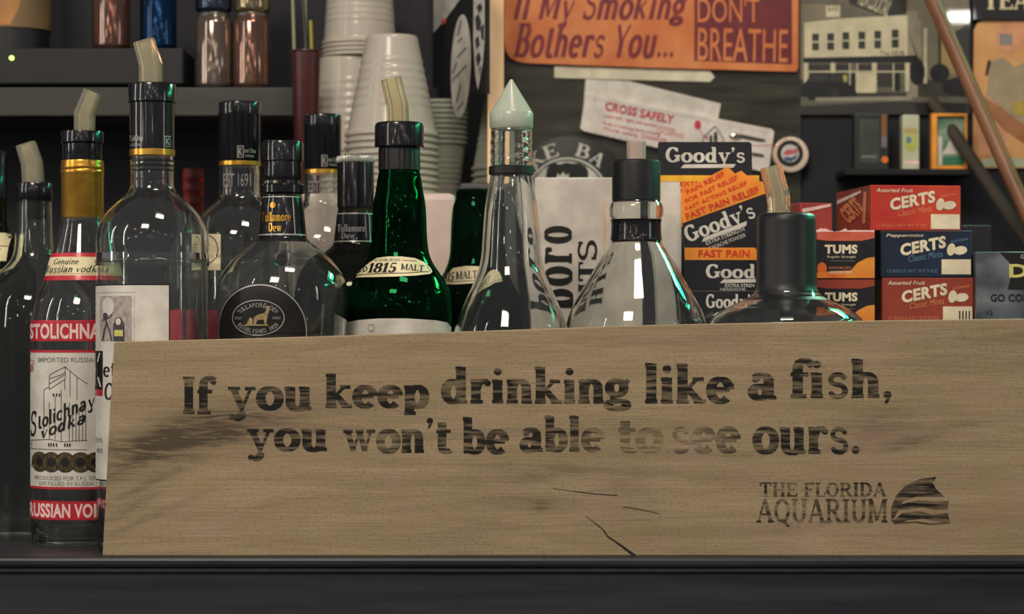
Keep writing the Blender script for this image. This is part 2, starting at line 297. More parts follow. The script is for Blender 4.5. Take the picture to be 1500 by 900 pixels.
# ------------------------------------------------------------------ lettering
def arcp(cx, cy, rx, ry, a0, a1):
    n = max(4, int(abs(a1 - a0) / 14)); return [(cx + rx * math.cos(math.radians(a0 + (a1 - a0) * i / n)), cy + ry * math.sin(math.radians(a0 + (a1 - a0) * i / n))) for i in range(n + 1)]
GL = {  # glyph: advance, strokes (l line, a arc, s serif, d ball)
 'o': (.66, [('a', .33, .32, .225, .28, 0, 360)]),
 'c': (.6, [('a', .33, .32, .225, .28, 45, 315), ('d', .48, .5, .075)]),
 'e': (.64, [('a', .32, .32, .215, .28, 5, 315), ('l', .12, .34, .53, .34)]),
 'a': (.66, [('a', .27, .18, .16, .15, 0, 360), ('l', .47, .08, .47, .45), ('a', .31, .45, .16, .16, 0, 150), ('d', .17, .5, .075), ('s', .47, .64, .035)]),
 'b': (.68, [('l', .17, 0, .17, 1), ('s', .03, .2, .965), ('a', .36, .32, .19, .28, 0, 360)]),
 'd': (.7, [('l', .5, 0, .5, 1), ('s', .36, .5, .965), ('s', .5, .66, .035), ('a', .31, .32, .19, .28, 0, 360)]),
 'f': (.46, [('l', .2, 0, .2, .78), ('a', .36, .78, .16, .18, 180, 40), ('d', .48, .86, .075), ('s', .04, .44, .605), ('s', .04, .4, .035)]),
 'g': (.64, [('a', .28, .42, .18, .19, 0, 360), ('d', .54, .6, .065), ('l', .42, .56, .54, .6, .06), ('l', .18, .25, .14, .12, .07), ('l', .15, .1, .5, .05, .11), ('a', .3, -.05, .23, .1, 0, 360)]),
 'h': (.7, [('l', .17, 0, .17, 1), ('s', .03, .2, .965), ('a', .35, .4, .17, .2, 180, 0), ('l', .52, .4, .52, 0), ('s', .03, .31, .035), ('s', .4, .66, .035)]),
 'i': (.36, [('l', .17, 0, .17, .64), ('s', .03, .2, .605), ('s', .03, .31, .035), ('d', .17, .87, .1)]),
 'k': (.72, [('l', .17, 0, .17, 1), ('s', .03, .2, .965), ('s', .03, .31, .035), ('l', .2, .26, .5, .6, .08), ('l', .3, .36, .56, .03, .16), ('s', .4, .66, .605), ('s', .43, .7, .035)]),
 'l': (.36, [('l', .17, 0, .17, 1), ('s', .03, .2, .965), ('s', .03, .31, .035)]),
 'm': (1.04, [('l', .17, 0, .17, .64), ('s', .03, .2, .605), ('a', .34, .42, .17, .18, 180, 0), ('l', .51, .42, .51, 0), ('a', .68, .42, .17, .18, 180, 0), ('l', .85, .42, .85, 0), ('s', .03, .31, .035), ('s', .4, .63, .035), ('s', .74, .99, .035)]),
 'n': (.7, [('l', .17, 0, .17, .64), ('s', .03, .2, .605), ('a', .35, .4, .17, .2, 180, 0), ('l', .52, .4, .52, 0), ('s', .03, .31, .035), ('s', .4, .66, .035)]),
 'p': (.7, [('l', .17, -.19, .17, .64), ('s', .03, .2, .605), ('a', .37, .32, .19, .28, 0, 360), ('s', .03, .33, -.17)]),
 'r': (.54, [('l', .17, 0, .17, .64), ('s', .03, .2, .605), ('s', .03, .34, .035), ('a', .36, .42, .17, .18, 180, 60), ('d', .46, .55, .085)]),
 's': (.56, [('a', .28, .47, .16, .135, 30, 270, .11), ('a', .28, .175, .17, .155, 90, -150, .12), ('d', .42, .53, .06), ('d', .13, .11, .06)]),
 't': (.46, [('l', .2, .12, .2, .85), ('a', .33, .15, .13, .12, 180, 320), ('s', .04, .44, .605)]),
 'u': (.72, [('l', .17, .64, .17, .2), ('a', .345, .22, .175, .2, 180, 360), ('l', .52, .64, .52, 0), ('s', .03, .2, .605), ('s', .38, .55, .605), ('s', .52, .68, .035)]),
 'v': (.7, [('l', .14, .6, .35, .03, .16), ('l', .35, .03, .57, .6, .07), ('s', .02, .3, .605), ('s', .44, .7, .605)]),
 'w': (.94, [('l', .14, .6, .3, .05, .15), ('l', .3, .05, .46, .6, .07), ('l', .46, .6, .62, .05, .15), ('l', .62, .05, .78, .6, .07), ('s', .02, .28, .605), ('s', .36, .58, .605), ('s', .66, .9, .605)]),
 'y': (.72, [('l', .16, .6, .37, .05, .16), ('l', .58, .6, .33, -.1, .08), ('a', .21, -.13, .14, .13, 20, -100), ('d', .13, -.2, .085), ('s', .03, .32, .605), ('s', .44, .7, .605)]),
 ',': (.3, [('d', .14, .07, .095), ('l', .2, .06, .1, -.16, .07)]), '.': (.3, [('d', .14, .08, .1)]),
 "'": (.26, [('d', .12, .9, .09), ('l', .18, .9, .08, .68, .07)]),
 'I': (.4, [('l', .2, 0, .2, 1), ('s', .04, .36, .96), ('s', .04, .36, .04)]),
 'T': (.76, [('l', .38, 0, .38, 1), ('l', .05, .95, .71, .95, .09), ('l', .08, .98, .08, .74, .08), ('l', .68, .98, .68, .74, .08), ('s', .22, .54, .04)]),
 'H': (.8, [('l', .18, 0, .18, 1), ('l', .62, 0, .62, 1), ('l', .18, .5, .62, .5, .08), ('s', .04, .33, .04), ('s', .04, .33, .96), ('s', .47, .76, .04), ('s', .47, .76, .96)]),
 'E': (.7, [('l', .18, 0, .18, 1), ('l', .04, .95, .64, .95, .09), ('l', .18, .5, .48, .5, .08), ('l', .04, .05, .66, .05, .09), ('l', .62, .98, .62, .76, .07), ('l', .64, .02, .64, .26, .07), ('l', .48, .38, .48, .62, .06)]),
 'F': (.66, [('l', .18, 0, .18, 1), ('l', .04, .95, .62, .95, .09), ('l', .18, .5, .46, .5, .08), ('s', .04, .34, .04), ('l', .6, .98, .6, .74, .07), ('l', .46, .38, .46, .62, .06)]),
 'L': (.64, [('l', .18, 0, .18, 1), ('s', .04, .34, .96), ('l', .04, .05, .62, .05, .09), ('l', .6, .02, .6, .28, .07)]),
 'O': (.8, [('a', .4, .5, .29, .45, 0, 360)]),
 'Q': (.8, [('a', .4, .5, .29, .45, 0, 360), ('l', .36, .14, .72, -.16, .13)]),
 'R': (.78, [('l', .18, 0, .18, 1), ('a', .38, .73, .2, .22, -90, 90), ('l', .04, .95, .4, .95, .08), ('l', .18, .51, .4, .51, .08), ('l', .38, .52, .66, .02, .16), ('s', .04, .34, .04), ('s', .6, .78, .04)]),
 'B': (.76, [('l', .18, 0, .18, 1), ('a', .38, .74, .18, .21, -90, 90), ('a', .4, .28, .22, .23, -90, 90), ('l', .04, .95, .4, .95, .08), ('l', .18, .52, .4, .52, .08), ('l', .04, .05, .42, .05, .08)]),
 'D': (.8, [('l', .18, 0, .18, 1), ('a', .34, .5, .32, .45, -90, 90), ('l', .04, .95, .36, .95, .08), ('l', .04, .05, .36, .05, .08)]),
 'A': (.8, [('l', .1, .02, .38, .98, .08), ('l', .38, .98, .68, .02, .17), ('l', .2, .34, .56, .34, .08), ('s', 0, .22, .04), ('s', .54, .82, .04)]),
 'U': (.8, [('l', .18, 1, .18, .35), ('a', .4, .35, .22, .31, 180, 360), ('l', .62, .35, .62, 1), ('s', .04, .32, .96), ('s', .5, .76, .96)]),
 'M': (.96, [('l', .15, 0, .15, 1), ('l', .15, 1, .46, .1, .15), ('l', .46, .1, .76, 1, .08), ('l', .8, 0, .8, 1), ('s', .02, .26, .04), ('s', .02, .2, .96), ('s', .66, .94, .04), ('s', .76, .94, .96)]),
 'G': (.84, [('a', .4, .5, .3, .45, 40, 330), ('l', .66, .08, .66, .42), ('s', .48, .82, .44), ('l', .63, .95, .63, .7, .08)]),
 'S': (.64, [('a', .32, .74, .21, .22, 30, 270, .12), ('a', .32, .27, .22, .24, 90, -150, .13), ('l', .53, .98, .53, .74, .07), ('l', .1, .02, .1, .28, .07)]),
 'Y': (.76, [('l', .38, 0, .38, .45), ('l', .12, .95, .38, .42, .16), ('l', .66, .95, .38, .42, .09), ('s', .02, .28, .96), ('s', .52, .78, .96), ('s', .22, .54, .04)]),
 '1': (.44, [('l', .24, 0, .24, 1), ('l', .06, .8, .24, .96, .08), ('s', .06, .42, .04)]),
 '8': (.56, [('a', .28, .74, .17, .21, 0, 360), ('a', .28, .27, .2, .23, 0, 360)]),
 '5': (.56, [('l', .12, .93, .46, .93, .13), ('l', .14, .95, .11, .55, .07), ('a', .26, .31, .19, .27, 130, -140), ('d', .12, .17, .07)]),
 'K': (.8, [('l', .18, 0, .18, 1), ('s', .04, .33, .96), ('s', .04, .33, .04), ('l', .2, .42, .6, .97, .09), ('l', .32, .56, .64, .03, .17), ('s', .5, .74, .96), ('s', .54, .8, .04)]),
 ' ': (.34, []),
}
def slab_polys(s, thick=.17, thin=.08, ser=.075, serif=True, shear=0.0, track=0.0):
    out = []; x0 = 0.0
    for ch in s:
        adv, st = GL.get(ch, GL[' '])
        for k in st:
            if k[0] in 'la':
                if k[0] == 'l':
                    n = 5; pts = [(k[1] + (k[3] - k[1]) * i / n, k[2] + (k[4] - k[2]) * i / n) for i in range(n + 1)]; fw = k[5] if len(k) > 5 else None
                else: pts = arcp(*k[1:7]); fw = k[7] if len(k) > 7 else None
                if fw and not serif: fw = min(fw, thick) * .9
                L_, R_ = [], []
                closed = k[0] == 'a' and abs(k[6] - k[5]) >= 359
                for i, p in enumerate(pts):
                    if closed: a, b = pts[(i - 1) % (len(pts) - 1)], pts[(i + 1) % (len(pts) - 1) or (len(pts) - 1 if i < len(pts) - 2 else 1)]
                    else: a, b = pts[max(i - 1, 0)], pts[min(i + 1, len(pts) - 1)]
                    if closed and i in (0, len(pts) - 1): a, b = pts[-2], pts[1]
                    dx, dy = b[0] - a[0], b[1] - a[1]; ln = math.hypot(dx, dy) or 1
                    wd = fw if fw else thin + (thick - thin) * abs(dy) / ln
                    nx, ny = -dy / ln * wd / 2, dx / ln * wd / 2
                    L_.append((p[0] + nx, p[1] + ny)); R_.append((p[0] - nx, p[1] - ny))
                vs = L_ + R_; n = len(L_); fs = [[i, i + 1, n + i + 1, n + i] for i in range(n - 1)]
            elif k[0] == 's':
                if not serif: continue
                vs = [(k[1], k[3] - ser / 2), (k[2], k[3] - ser / 2), (k[2], k[3] + ser / 2), (k[1], k[3] + ser / 2)]; fs = [[0, 1, 2, 3]]
            else:
                r = k[3] * (1 if serif else .8); vs = [(k[1] + r * math.cos(2 * PI * i / 12), k[2] + r * math.sin(2 * PI * i / 12)) for i in range(12)]; fs = [list(range(12))]
            out.append(([(x0 + x + y * shear, y) for x, y in vs], fs))
        x0 += adv + track
    return out
_TC = {}
def sans_polys(s, bold=0.0, shear=0.0):
    key = (s, bold, shear)
    if key not in _TC:
        cu = bpy.data.curves.new('text_outline', 'FONT'); cu.body = s; cu.offset = bold; cu.shear = shear; cu.resolution_u = 3; cu.space_character = 1.0 + bold * 1.6
        o = bpy.data.objects.new('text_outline', cu); COL.objects.link(o)
        dg = bpy.context.evaluated_depsgraph_get(); dg.update()
        me = bpy.data.meshes.new_from_object(o.evaluated_get(dg))
        _TC[key] = [([(v.co.x, v.co.y) for v in me.vertices], [list(p.vertices) for p in me.polygons])]
        bpy.data.objects.remove(o); bpy.data.curves.remove(cu); bpy.data.meshes.remove(me)
    return _TC[key]

class Art:
    """flat print: polygons in photo-pixel coordinates carried onto a surface by fmap(x, y, height)"""
    def __init__(self, fmap, maxlen=None, eps=0.00018, base=0.0): self.f = fmap; self.items = []; self.ml = maxlen; self.eps = eps; self.base = base; self.tr = lambda x, y: (x, y)
    def raw(self, vs, fs, m, layer): self.n = getattr(self, 'n', 0) + 1; self.items.append(([self.tr(*v) for v in vs], fs, m, layer + (self.n % 23) * .035))
    def poly(self, pts, m, layer=0):
        t = tessellate_polygon([[Vector((p[0], p[1], 0)) for p in pts]]); self.raw(pts, [list(x) for x in t], m, layer)
    def rect(self, x0, y0, x1, y1, m, layer=0): self.raw([(x0, y0), (x1, y0), (x1, y1), (x0, y1)], [[0, 1, 2], [0, 2, 3]], m, layer)
    def ell(self, cx, cy, rx, ry, m, layer=0, n=36, rot=0.0, a0=0, a1=360):
        c, s = math.cos(math.radians(rot)), math.sin(math.radians(rot))
        pts = [(rx * math.cos(math.radians(a0 + (a1 - a0) * i / n)), ry * math.sin(math.radians(a0 + (a1 - a0) * i / n))) for i in range(n if a1 - a0 >= 360 else n + 1)]
        self.poly([(cx + x * c - y * s, cy + x * s + y * c) for x, y in pts], m, layer)
    def line(self, pts, wd, m, layer=0):
        for a, b in zip(pts, pts[1:]):
            dx, dy = b[0] - a[0], b[1] - a[1]; ln = math.hypot(dx, dy) or 1; nx, ny = -dy / ln * wd / 2, dx / ln * wd / 2; ex, ey = dx / ln * wd * .2, dy / ln * wd * .2
            self.raw([(a[0] + nx - ex, a[1] + ny - ey), (b[0] + nx + ex, b[1] + ny + ey), (b[0] - nx + ex, b[1] - ny + ey), (a[0] - nx - ex, a[1] - ny - ey)], [[0, 1, 2], [0, 2, 3]], m, layer)
    def ring(self, cx, cy, rx, ry, wd, m, layer=0, a0=0, a1=360, n=48):
        self.line([(cx + rx * math.cos(math.radians(a0 + (a1 - a0) * i / n)), cy + ry * math.sin(math.radians(a0 + (a1 - a0) * i / n))) for i in range(n + 1)], wd, m, layer)
    def text(self, s, x0, y0, x1, y1, m, layer=1, font='sans', bold=0.0, shear=0.0, rot=0.0, **kw):
        ps = sans_polys(s, bold, shear) if font == 'sans' else slab_polys(s, shear=shear, **kw)
        xs = [v[0] for p in ps for v in p[0]]; ys = [v[1] for p in ps for v in p[0]]
        a, b, c, d = min(xs), max(xs), min(ys), max(ys); cx, cy = (x0 + x1) / 2, (y0 + y1) / 2
        co_, si = math.cos(math.radians(-rot)), math.sin(math.radians(-rot))
        for vs, fs in ps:
            out = []
            for x, y in vs:
                u = (x - a) / (b - a) * (x1 - x0) + x0 - cx; v = y1 - (y - c) / (d - c) * (y1 - y0) - cy
                out.append((cx + u * co_ - v * si, cy + u * si + v * co_))
            self.raw(out, fs, m, layer)
    def arctext(self, s, cx, cy, r, a0, a1, hgt, m, layer=1, flip=False, bold=0.02, sq=1.0, wf=.8, font='sans'):
        n = len(s)
        for i, ch in enumerate(s):
            if ch == ' ': continue
            a = math.radians(a0 + (a1 - a0) * (i + .5) / n); x, y = cx + r * math.cos(a), cy - r * sq * math.sin(a)
            rot = math.degrees(a) - 90 if not flip else math.degrees(a) + 90
            wd = hgt * wf * (.35 if ch in 'I1' else 1); self.text(ch, x - wd / 2, y - hgt / 2, x + wd / 2, y + hgt / 2, m, layer, font=font, bold=bold if font == 'sans' else 0.0, rot=rot)
    def into(self, mb):
        for vs, fs, m, layer in self.items:
            vs = list(vs); fs = [list(f) for f in fs]
            if self.ml:
                tri = []
                for f in fs:
                    for i in range(1, len(f) - 1): tri.append((f[0], f[i], f[i + 1]))
                done = []; cache = {}
                while tri:
                    a, b, c = tri.pop()
                    L_ = sorted((((vs[p][0] - vs[q][0]) ** 2 + (vs[p][1] - vs[q][1]) ** 2, p, q, r) for p, q, r in ((a, b, c), (b, c, a), (c, a, b))), reverse=True)[0]
                    if L_[0] > self.ml ** 2:
                        p, q, r = L_[1:]; k = (min(p, q), max(p, q))
                        if k not in cache: cache[k] = len(vs); vs.append(((vs[p][0] + vs[q][0]) / 2, (vs[p][1] + vs[q][1]) / 2))
                        mid = cache[k]; tri += [(p, mid, r), (mid, q, r)]
                    else: done.append((a, b, c))
                fs = done
            mb.add([self.f(x, y, self.base + layer * self.eps) for x, y in vs], fs, m)
    def build(self, name, parent=None, label=None, **kw):
        mb = MB(); self.into(mb); return mb.build(name, parent, label=label, fixnormals=False, **kw)
def plane(Y): return lambda x, y, h: (wx(x, Y), Y - h, wz(y, Y))
def interp(prof, y):
    ps = sorted(p for p in prof if p[0] is not None)
    if y <= ps[0][0]: return ps[0][1]
    for a, b in zip(ps, ps[1:]):
        if a[0] <= y <= b[0]: return a[1] + (b[1] - a[1]) * (y - a[0]) / max(1e-6, b[0] - a[0])
    return ps[-1][1]
def wrap(cx, Y, hw):
    """onto a body of revolution about px cx, half width hw(y) px"""
    X = wx(cx, Y); k = S(Y) / PXM
    def f(x, y, h):
        R = hw(y); a = math.asin(max(-1, min(1, (x - cx) / R))); r = R * k + h + 0.0002
        return (X + r * math.sin(a), Y - r * math.cos(a), wz(y, Y))
    return f
def fine(prof, n=5):
    """Catmull-Rom through a (py, hw) profile"""
    out = []
    for i in range(len(prof) - 1):
        p0, p1, p2, p3 = prof[max(i - 1, 0)], prof[i], prof[i + 1], prof[min(i + 2, len(prof) - 1)]
        for k in range(n):
            t = k / n
            out.append(tuple(0.5 * ((2 * p1[j]) + (-p0[j] + p2[j]) * t + (2 * p0[j] - 5 * p1[j] + 4 * p2[j] - p3[j]) * t * t + (-p0[j] + 3 * p1[j] - 3 * p2[j] + p3[j]) * t ** 3) for j in (0, 1)))
    out.append(prof[-1]); return out
BOT = {}
class Bottle:
    def __init__(self, name, label, px, Y, prof, gm, cat='bottle', wall=0.0026, group=None, liquid=None, fill=None):
        self.px, self.Y = px, Y; self.k = S(Y) / PXM; self.c = (wx(px, Y), Y, 0.0)
        self.o = thing(name, self.c, label, cat, group)
        yb = 500 + ZC / self.k                      # pixel row of the base
        pr = [(yb - 4, prof[0][1] + 0.0)] + list(prof[1:])
        self.prof = fine(pr)
        W = [(h * self.k, wz(y, Y)) for y, h in self.prof]
        outer = [(0, 0.0015), (prof[0][1] * self.k * .8, 0.0008), (prof[0][1] * self.k * .94, 0.0)] + W
        inner = [(max(r - wall, 0.002), z) for r, z in reversed(W) if z > 0.009]
        inner += [(inner[-1][0] * .9, 0.0065), (0, 0.009)]
        mb = MB(); mb.lathe(self.c, outer + inner, gm, n=72); mb.build('glass_body', self.o, sharp=55)
        if liquid:
            zt = wz(fill, Y); pl = [(max(r - wall - .0004, .002), z) for r, z in W if .010 < z < zt]
            mb = MB(); mb.lathe(self.c, [(0, .0095)] + pl + [(0, pl[-1][1])], liquid, n=64); mb.build('liquid', self.o, sharp=50)
    def hw(self, y): return interp(self.prof, y)
    def part(self, name, prof, m, n=56, ribs=None, label=None, parent=None, sharp=35):
        """solid of revolution, (py, hw) from bottom to top"""
        pts = [(h * self.k, wz(y, self.Y)) for y, h in prof]
        mb = MB(); mb.lathe(self.c, [(0, pts[0][1])] + pts + [(0, pts[-1][1])], m, n=n, ribs=ribs); return mb.build(name, parent or self.o, sharp=sharp, label=label)
    def band(self, name, y0, y1, m, extra=0.0005, label=None):
        """thin sleeve over the glass between two rows"""
        ys = [y1 + (y0 - y1) * i / 10 for i in range(11)]
        o = [(self.hw(y) * self.k + extra, wz(y, self.Y)) for y in ys]; i_ = [(r - extra + .0001, z) for r, z in reversed(o)]
        mb = MB(); mb.lathe(self.c, o + i_, m, n=64, closed=True); return mb.build(name, self.o, label=label)
    def art(self, ml=5.0, base=0.0): return Art(wrap(self.px, self.Y, self.hw), ml, base=base)
    def spout(self, pts, wd, bore=True):
        """square clear plastic pourer tube bent at its middle"""
        Y = self.Y; k = self.k; h = wd * k / 2
        mb = MB(); P3 = [P(x, y, Y) for x, y in pts]
        secs = []
        for i, p in enumerate(P3):
            d0 = (P3[i] - P3[i - 1]).normalized() if i else (P3[1] - P3[0]).normalized(); d1 = (P3[i + 1] - P3[i]).normalized() if i < len(P3) - 1 else d0
            d = (d0 + d1).normalized(); u = Vector((d.z, 0, -d.x)); sc_ = 1 / max(.6, d.dot(d0))
            hh = h * (0.94 if i == len(P3) - 1 else 1)
            secs.append((p, u * sc_, hh))
        def ring(f): return [[p + u * (a * hh * f) + Vector((0, b * hh * f, 0)) for a, b in ((-1, -.7), (-.7, -1), (.7, -1), (1, -.7), (1, .7), (.7, 1), (-.7, 1), (-1, .7))] for p, u, hh in secs]
        o = ring(1.0); i_ = ring(.55)
        vs = [v for r in o for v in r] + [v for r in i_ for v in r]; n = 8; N = len(o) * n; fs = []
        for r in range(len(o) - 1):
            for q in range(n):
                a, b = r * n + q, r * n + (q + 1) % n; fs += [[a, b, b + n, a + n], [N + b, N + a, N + a + n, N + b + n]]
        t = (len(o) - 1) * n
        for q in range(n):
            a, b = q, (q + 1) % n; fs += [[t + a, t + b, N + t + b, N + t + a], [b, a, N + a, N + b]]
        mb.add(vs, fs, SPOUT); mb.build('pour_spout', self.o)

# ------------------------------------------------------------------ setting
WALL = 0.62
DARKWALL = mat('dark_painted_wall', (23, 23, 30), (28, 28, 36), rough=0.7, scale=25, bump=0.1)
mb = MB(); mb.box((-1.6, WALL, -1.0), (1.9, WALL + 0.1, 1.5), DARKWALL)
tag(mb.build('wall_back'), kind='structure')
mb = MB(); mb.box((-1.6, -2.6, -1.04), (1.9, WALL + 0.1, -1.0), mat('dark_floor', (52, 46, 42), rough=0.6, scale=8))
tag(mb.build('floor'), kind='structure')
BARWOOD = mat('black_bar_wood', (36, 36, 42), (54, 54, 58), rough=0.42, scale=40, stretch=(.12, 1, 2.4), bump=0.12)
o = thing('bar_counter', (0, 0.2, -1.0), 'long black stained wooden bar counter under the bottles and the plank', 'counter')
mb = MB(); mb.box((-1.3, -0.012, -0.0075), (1.5, WALL - .002, 0.0), BARWOOD, 0.0025); mb.build('counter_top', o)
mb = MB(); mb.box((-1.3, -0.0085, -0.0115), (1.5, 0.02, -0.0075), mat('highlight_bead_gloss', (70, 70, 72), rough=0.25, coat=.4), 0.0015); mb.build('highlight_bead', o)  # paler glossy bead added to draw the highlight line along the edge
mb = MB(); mb.box((-1.3, -0.0055, -1.0), (1.5, WALL - .002, -0.0115), BARWOOD, 0.001); mb.build('front_panel', o)

# glossy dark panel behind the tin sign
PAN = mat('dark_olive_laminate', (44, 43, 37), (70, 68, 56), rough=0.2, scale=26, stretch=(.5, 1, 3), bump=0.35, coat=.25)
mb = MB(); mb.box((wx(736, WALL), WALL - .006, wz(330, WALL)), (wx(1172, WALL), WALL, wz(-60, WALL)), PAN, 0.001)
tag(mb.build('wall_panel', origin=(wx(955, WALL), WALL, wz(330, WALL))), 'dark olive glossy panel on the wall behind the orange tin sign', 'panel')

# ------------------------------------------------------------------ the plank
sg = thing('wooden_sign', (wx(840, 0), 0.009, 0), 'long weathered plank lettered with a joke about drinking like a fish', 'sign')
out = [(150, 815), (156, 700), (161, 600), (167, 503), (171, 501), (360, 496), (560, 490), (760, 483), (960, 476), (1160, 472), (1330, 469), (1500, 467), (1560, 466), (1560, 815)]
bmm = bmesh.new()
vs = [bmm.verts.new(P(x, y, 0)) for x, y in out]; f = bmm.faces.new(vs)
r = bmesh.ops.extrude_face_region(bmm, geom=[f])
for v in r['geom']:
    if isinstance(v, bmesh.types.BMVert): v.co.y += 0.017
bmesh.ops.recalc_face_normals(bmm, faces=list(bmm.faces))
bmesh.ops.bevel(bmm, geom=list(bmm.edges), offset=0.0009, segments=2, profile=.5, affect='EDGES')
PL = bpy.data.meshes.new('plank'); bmm.to_mesh(PL); bmm.free(); PL.materials.append(WOOD)
# the sign's parts keep the world origin so wood grain and burnt letters share one grain
def sign_part(name, me):
    ob = bpy.data.objects.new(name, me); COL.objects.link(ob); ob.parent = sg; ob.location = -sg.location; return ob
sign_part('plank', PL)
def sign_art(name, fill, label=None):
    a = Art(plane(0.0), base=0.0002); fill(a); m_ = MB(); a.into(m_)
    ob = m_.build(name, fixnormals=False); ob.parent = sg; ob.location = -sg.location
    if label: ob['label'] = label
KW = dict(font='slab', thick=.235, thin=.125, ser=.1)
def l1(a):
    for s_, x0, y0, x1, y1 in (('If', 268, 551, 317, 607), ('you', 334, 566, 456, 617), ('keep', 477, 547, 629, 608), ('drinking', 646, 537, 925, 602), ('like', 945, 532, 1076, 592), ('a', 1095, 546, 1137, 587), ('fish,', 1158, 525, 1306, 592)):
        a.text(s_, x0, y0, x1, y1, BURN, 0, **KW)
def l2(a):
    for s_, x0, y0, x1, y1 in (('you', 362, 628, 479, 676), ("won't", 503, 612, 663, 665), ('be', 678, 611, 746, 666), ('able', 761, 609, 886, 663), ('to', 906, 617, 972, 664), ('see', 985, 625, 1085, 665), ('ours.', 1102, 625, 1259, 667)):
        a.text(s_, x0, y0, x1, y1, BURN, 0, **KW)
def l3(a):
    a.text('THE FLORIDA', 1113, 707, 1299, 728, BURN, 0, font='slab', thick=.17, thin=.09)
    a.text('AQUARIUM', 1108, 730, 1300, 773, BURN, 0, font='slab', thick=.15, thin=.08)
def l4(a):   # fish shaped emblem: a domed back with three curling bands
    a.poly([(1306, 766), (1305, 745), (1312, 727), (1326, 712), (1347, 702), (1372, 699), (1366, 707), (1372, 718), (1384, 728), (1340, 728), (1322, 735)], BURN)
    a.poly([(1308, 748), (1322, 738), (1345, 733), (1370, 735), (1390, 734), (1388, 746), (1372, 747), (1350, 743), (1328, 746)], BURN)
    a.poly([(1307, 764), (1322, 752), (1345, 749), (1366, 754), (1388, 752), (1392, 766), (1374, 764), (1352, 760), (1330, 762), (1318, 767)], BURN)
    a.line([(1309, 767), (1340, 765), (1362, 768), (1390, 766)], 2.2, BURN)
sign_art('lettering', l1); sign_art('lettering', l2); sign_art('lettering', l3); sign_art('fish_logo', l4)
CRK = mat('crack_dark_wood', (38, 32, 26), rough=.8)  # flat dark strips laid over the wood along the cracks
def taper(pts, w_):
    def f_(a):
        for i in range(len(pts) - 1): a.line(pts[i:i + 2], w_[i], CRK)
    return f_
sign_art('crack', taper([(858, 756), (872, 767), (884, 777), (890, 786), (903, 795), (913, 802), (922, 809), (930, 814.4)], [.8, 1.4, 2, 2.2, 3, 3.4, 4]), 'dark split running up from the bottom edge')
sign_art('crack', taper([(810, 716), (840, 720), (872, 724), (904, 726)], [.7, 1.2, 1.2]), 'fine dark horizontal crack')
sign_art('crack', taper([(913, 743), (935, 746), (966, 753)], [1.1, .9]), 'short fine dark crack')

# ------------------------------------------------------------------ front row of bottles
def ringed(b, name, y0, y1, hw, m, flange=None, lab=None):
    """pourer cap: drum (y0 top .. y1 bottom) with rounded top edge and optional wider flange above row flange"""
    if flange: fy, fh = flange; pr = [(y1, hw - 1), (y1 - 1, hw), (fy + 1, hw), (fy, fh - 1), (fy - 1.5, fh), (y0 + 2, fh), (y0 + .6, fh - .8), (y0, fh - 2.4)]
    else: pr = [(y1, hw - 1), (y1 - 1, hw), (y0 + 2, hw), (y0 + .6, hw - .8), (y0, hw - 2.4)]
    return b.part(name, pr, m, label=lab)

# clear bottle at the frame edge
b = Bottle('liquor_bottle', 'big clear glass bottle with clear pourer behind the red-banded vodka', 51, .2,
           [(0, 82), (780, 87), (520, 88), (460, 87), (430, 80), (408, 62), (388, 40), (372, 31), (340, 28), (300, 27), (287, 27), (280, 27)], GREYG)
ringed(b, 'pourer_cap', 268, 297, 24, BLACK, (294, 28)); b.part('stopper', [(322, 18), (320, 20), (297, 20)], BLACK)
b.spout([(49, 270), (47, 240), (38, 211)], 29)
a = b.art(); a.poly([(-36, 478), (10, 478), (10, 522), (-36, 522)], INK); a.text('V', -30, 486, -8, 512, SILVER, 1); a.build('label', b.o)
a = b.art(); a.text('ion', -20, 530, 16, 545, INK, 0)
a.build('label', b.o)

# dark capped bottle at the very edge
b = Bottle('liquor_bottle', 'dark capped bottle with a beige label cut by the frame edge', -12, .3,
           [(0, 60), (700, 64), (430, 64), (400, 60), (370, 46), (345, 28), (330, 22), (300, 21), (292, 21)], DWHISKY)
ringed(b, 'cap', 222, 292, 22, BLACK); a = b.art(); a.rect(-40, 342, 18, 384, CREAM); a.line([(-40, 362), (18, 362)], 1, INK, 1); a.text('DRY', -30, 366, 10, 376, INK, 1); a.build('label', b.o)

# vodka bottle with red bands
b = Bottle('vodka_bottle', 'clear vodka bottle with red bands, white label and gold neck foil', 121, .125,
           [(0, 70), (790, 74), (700, 75), (500, 75), (468, 74.5), (445, 70), (425, 62), (405, 54), (385, 49), (365, 43), (345, 37), (322, 31), (300, 29), (240, 29), (228, 29)], CLEAR)
mb_ = b.part('neck_foil', [(320, 30.4), (318, 31), (256, 31), (254, 31.8), (251, 31.8), (249, 30.8), (247, 31.6), (244, 31.6), (242, 30.8), (239, 31.4), (236, 30.6)], GOLD)
b.part('pourer_cap', [(237, 28.6), (236, 29), (212, 29), (209, 31.4), (196, 31.6), (193.5, 31), (192.4, 28)], BLACK)
b.spout([(124, 194), (124, 168), (137, 135)], 28)
a = b.art(4)
a.poly([(72, 372), (170, 372), (172, 378), (70, 378)], RED); a.rect(62, 378, 180, 405, CREAM); a.poly([(62, 405), (180, 405), (184, 412), (60, 412)], RED)
a.text('Genuine', 86, 380, 124, 389, INK, 1, 'slab', serif=False, thick=.15, thin=.08, shear=.3)
a.text('Russian vodka', 70, 390, 156, 401, INK, 1, 'slab', serif=False, thick=.15, thin=.08, shear=.3); a.line([(76, 402.5), (165, 402.5)], .5, RED, 1)
a.build('neck_label', b.o)
a = b.art(5); a.rect(46.5, 470, 195.5, 500, RED); a.text('STOLICHNAYA', 49, 474.5, 183, 497, PINKW, 1, bold=.035); a.build('red_band', b.o)
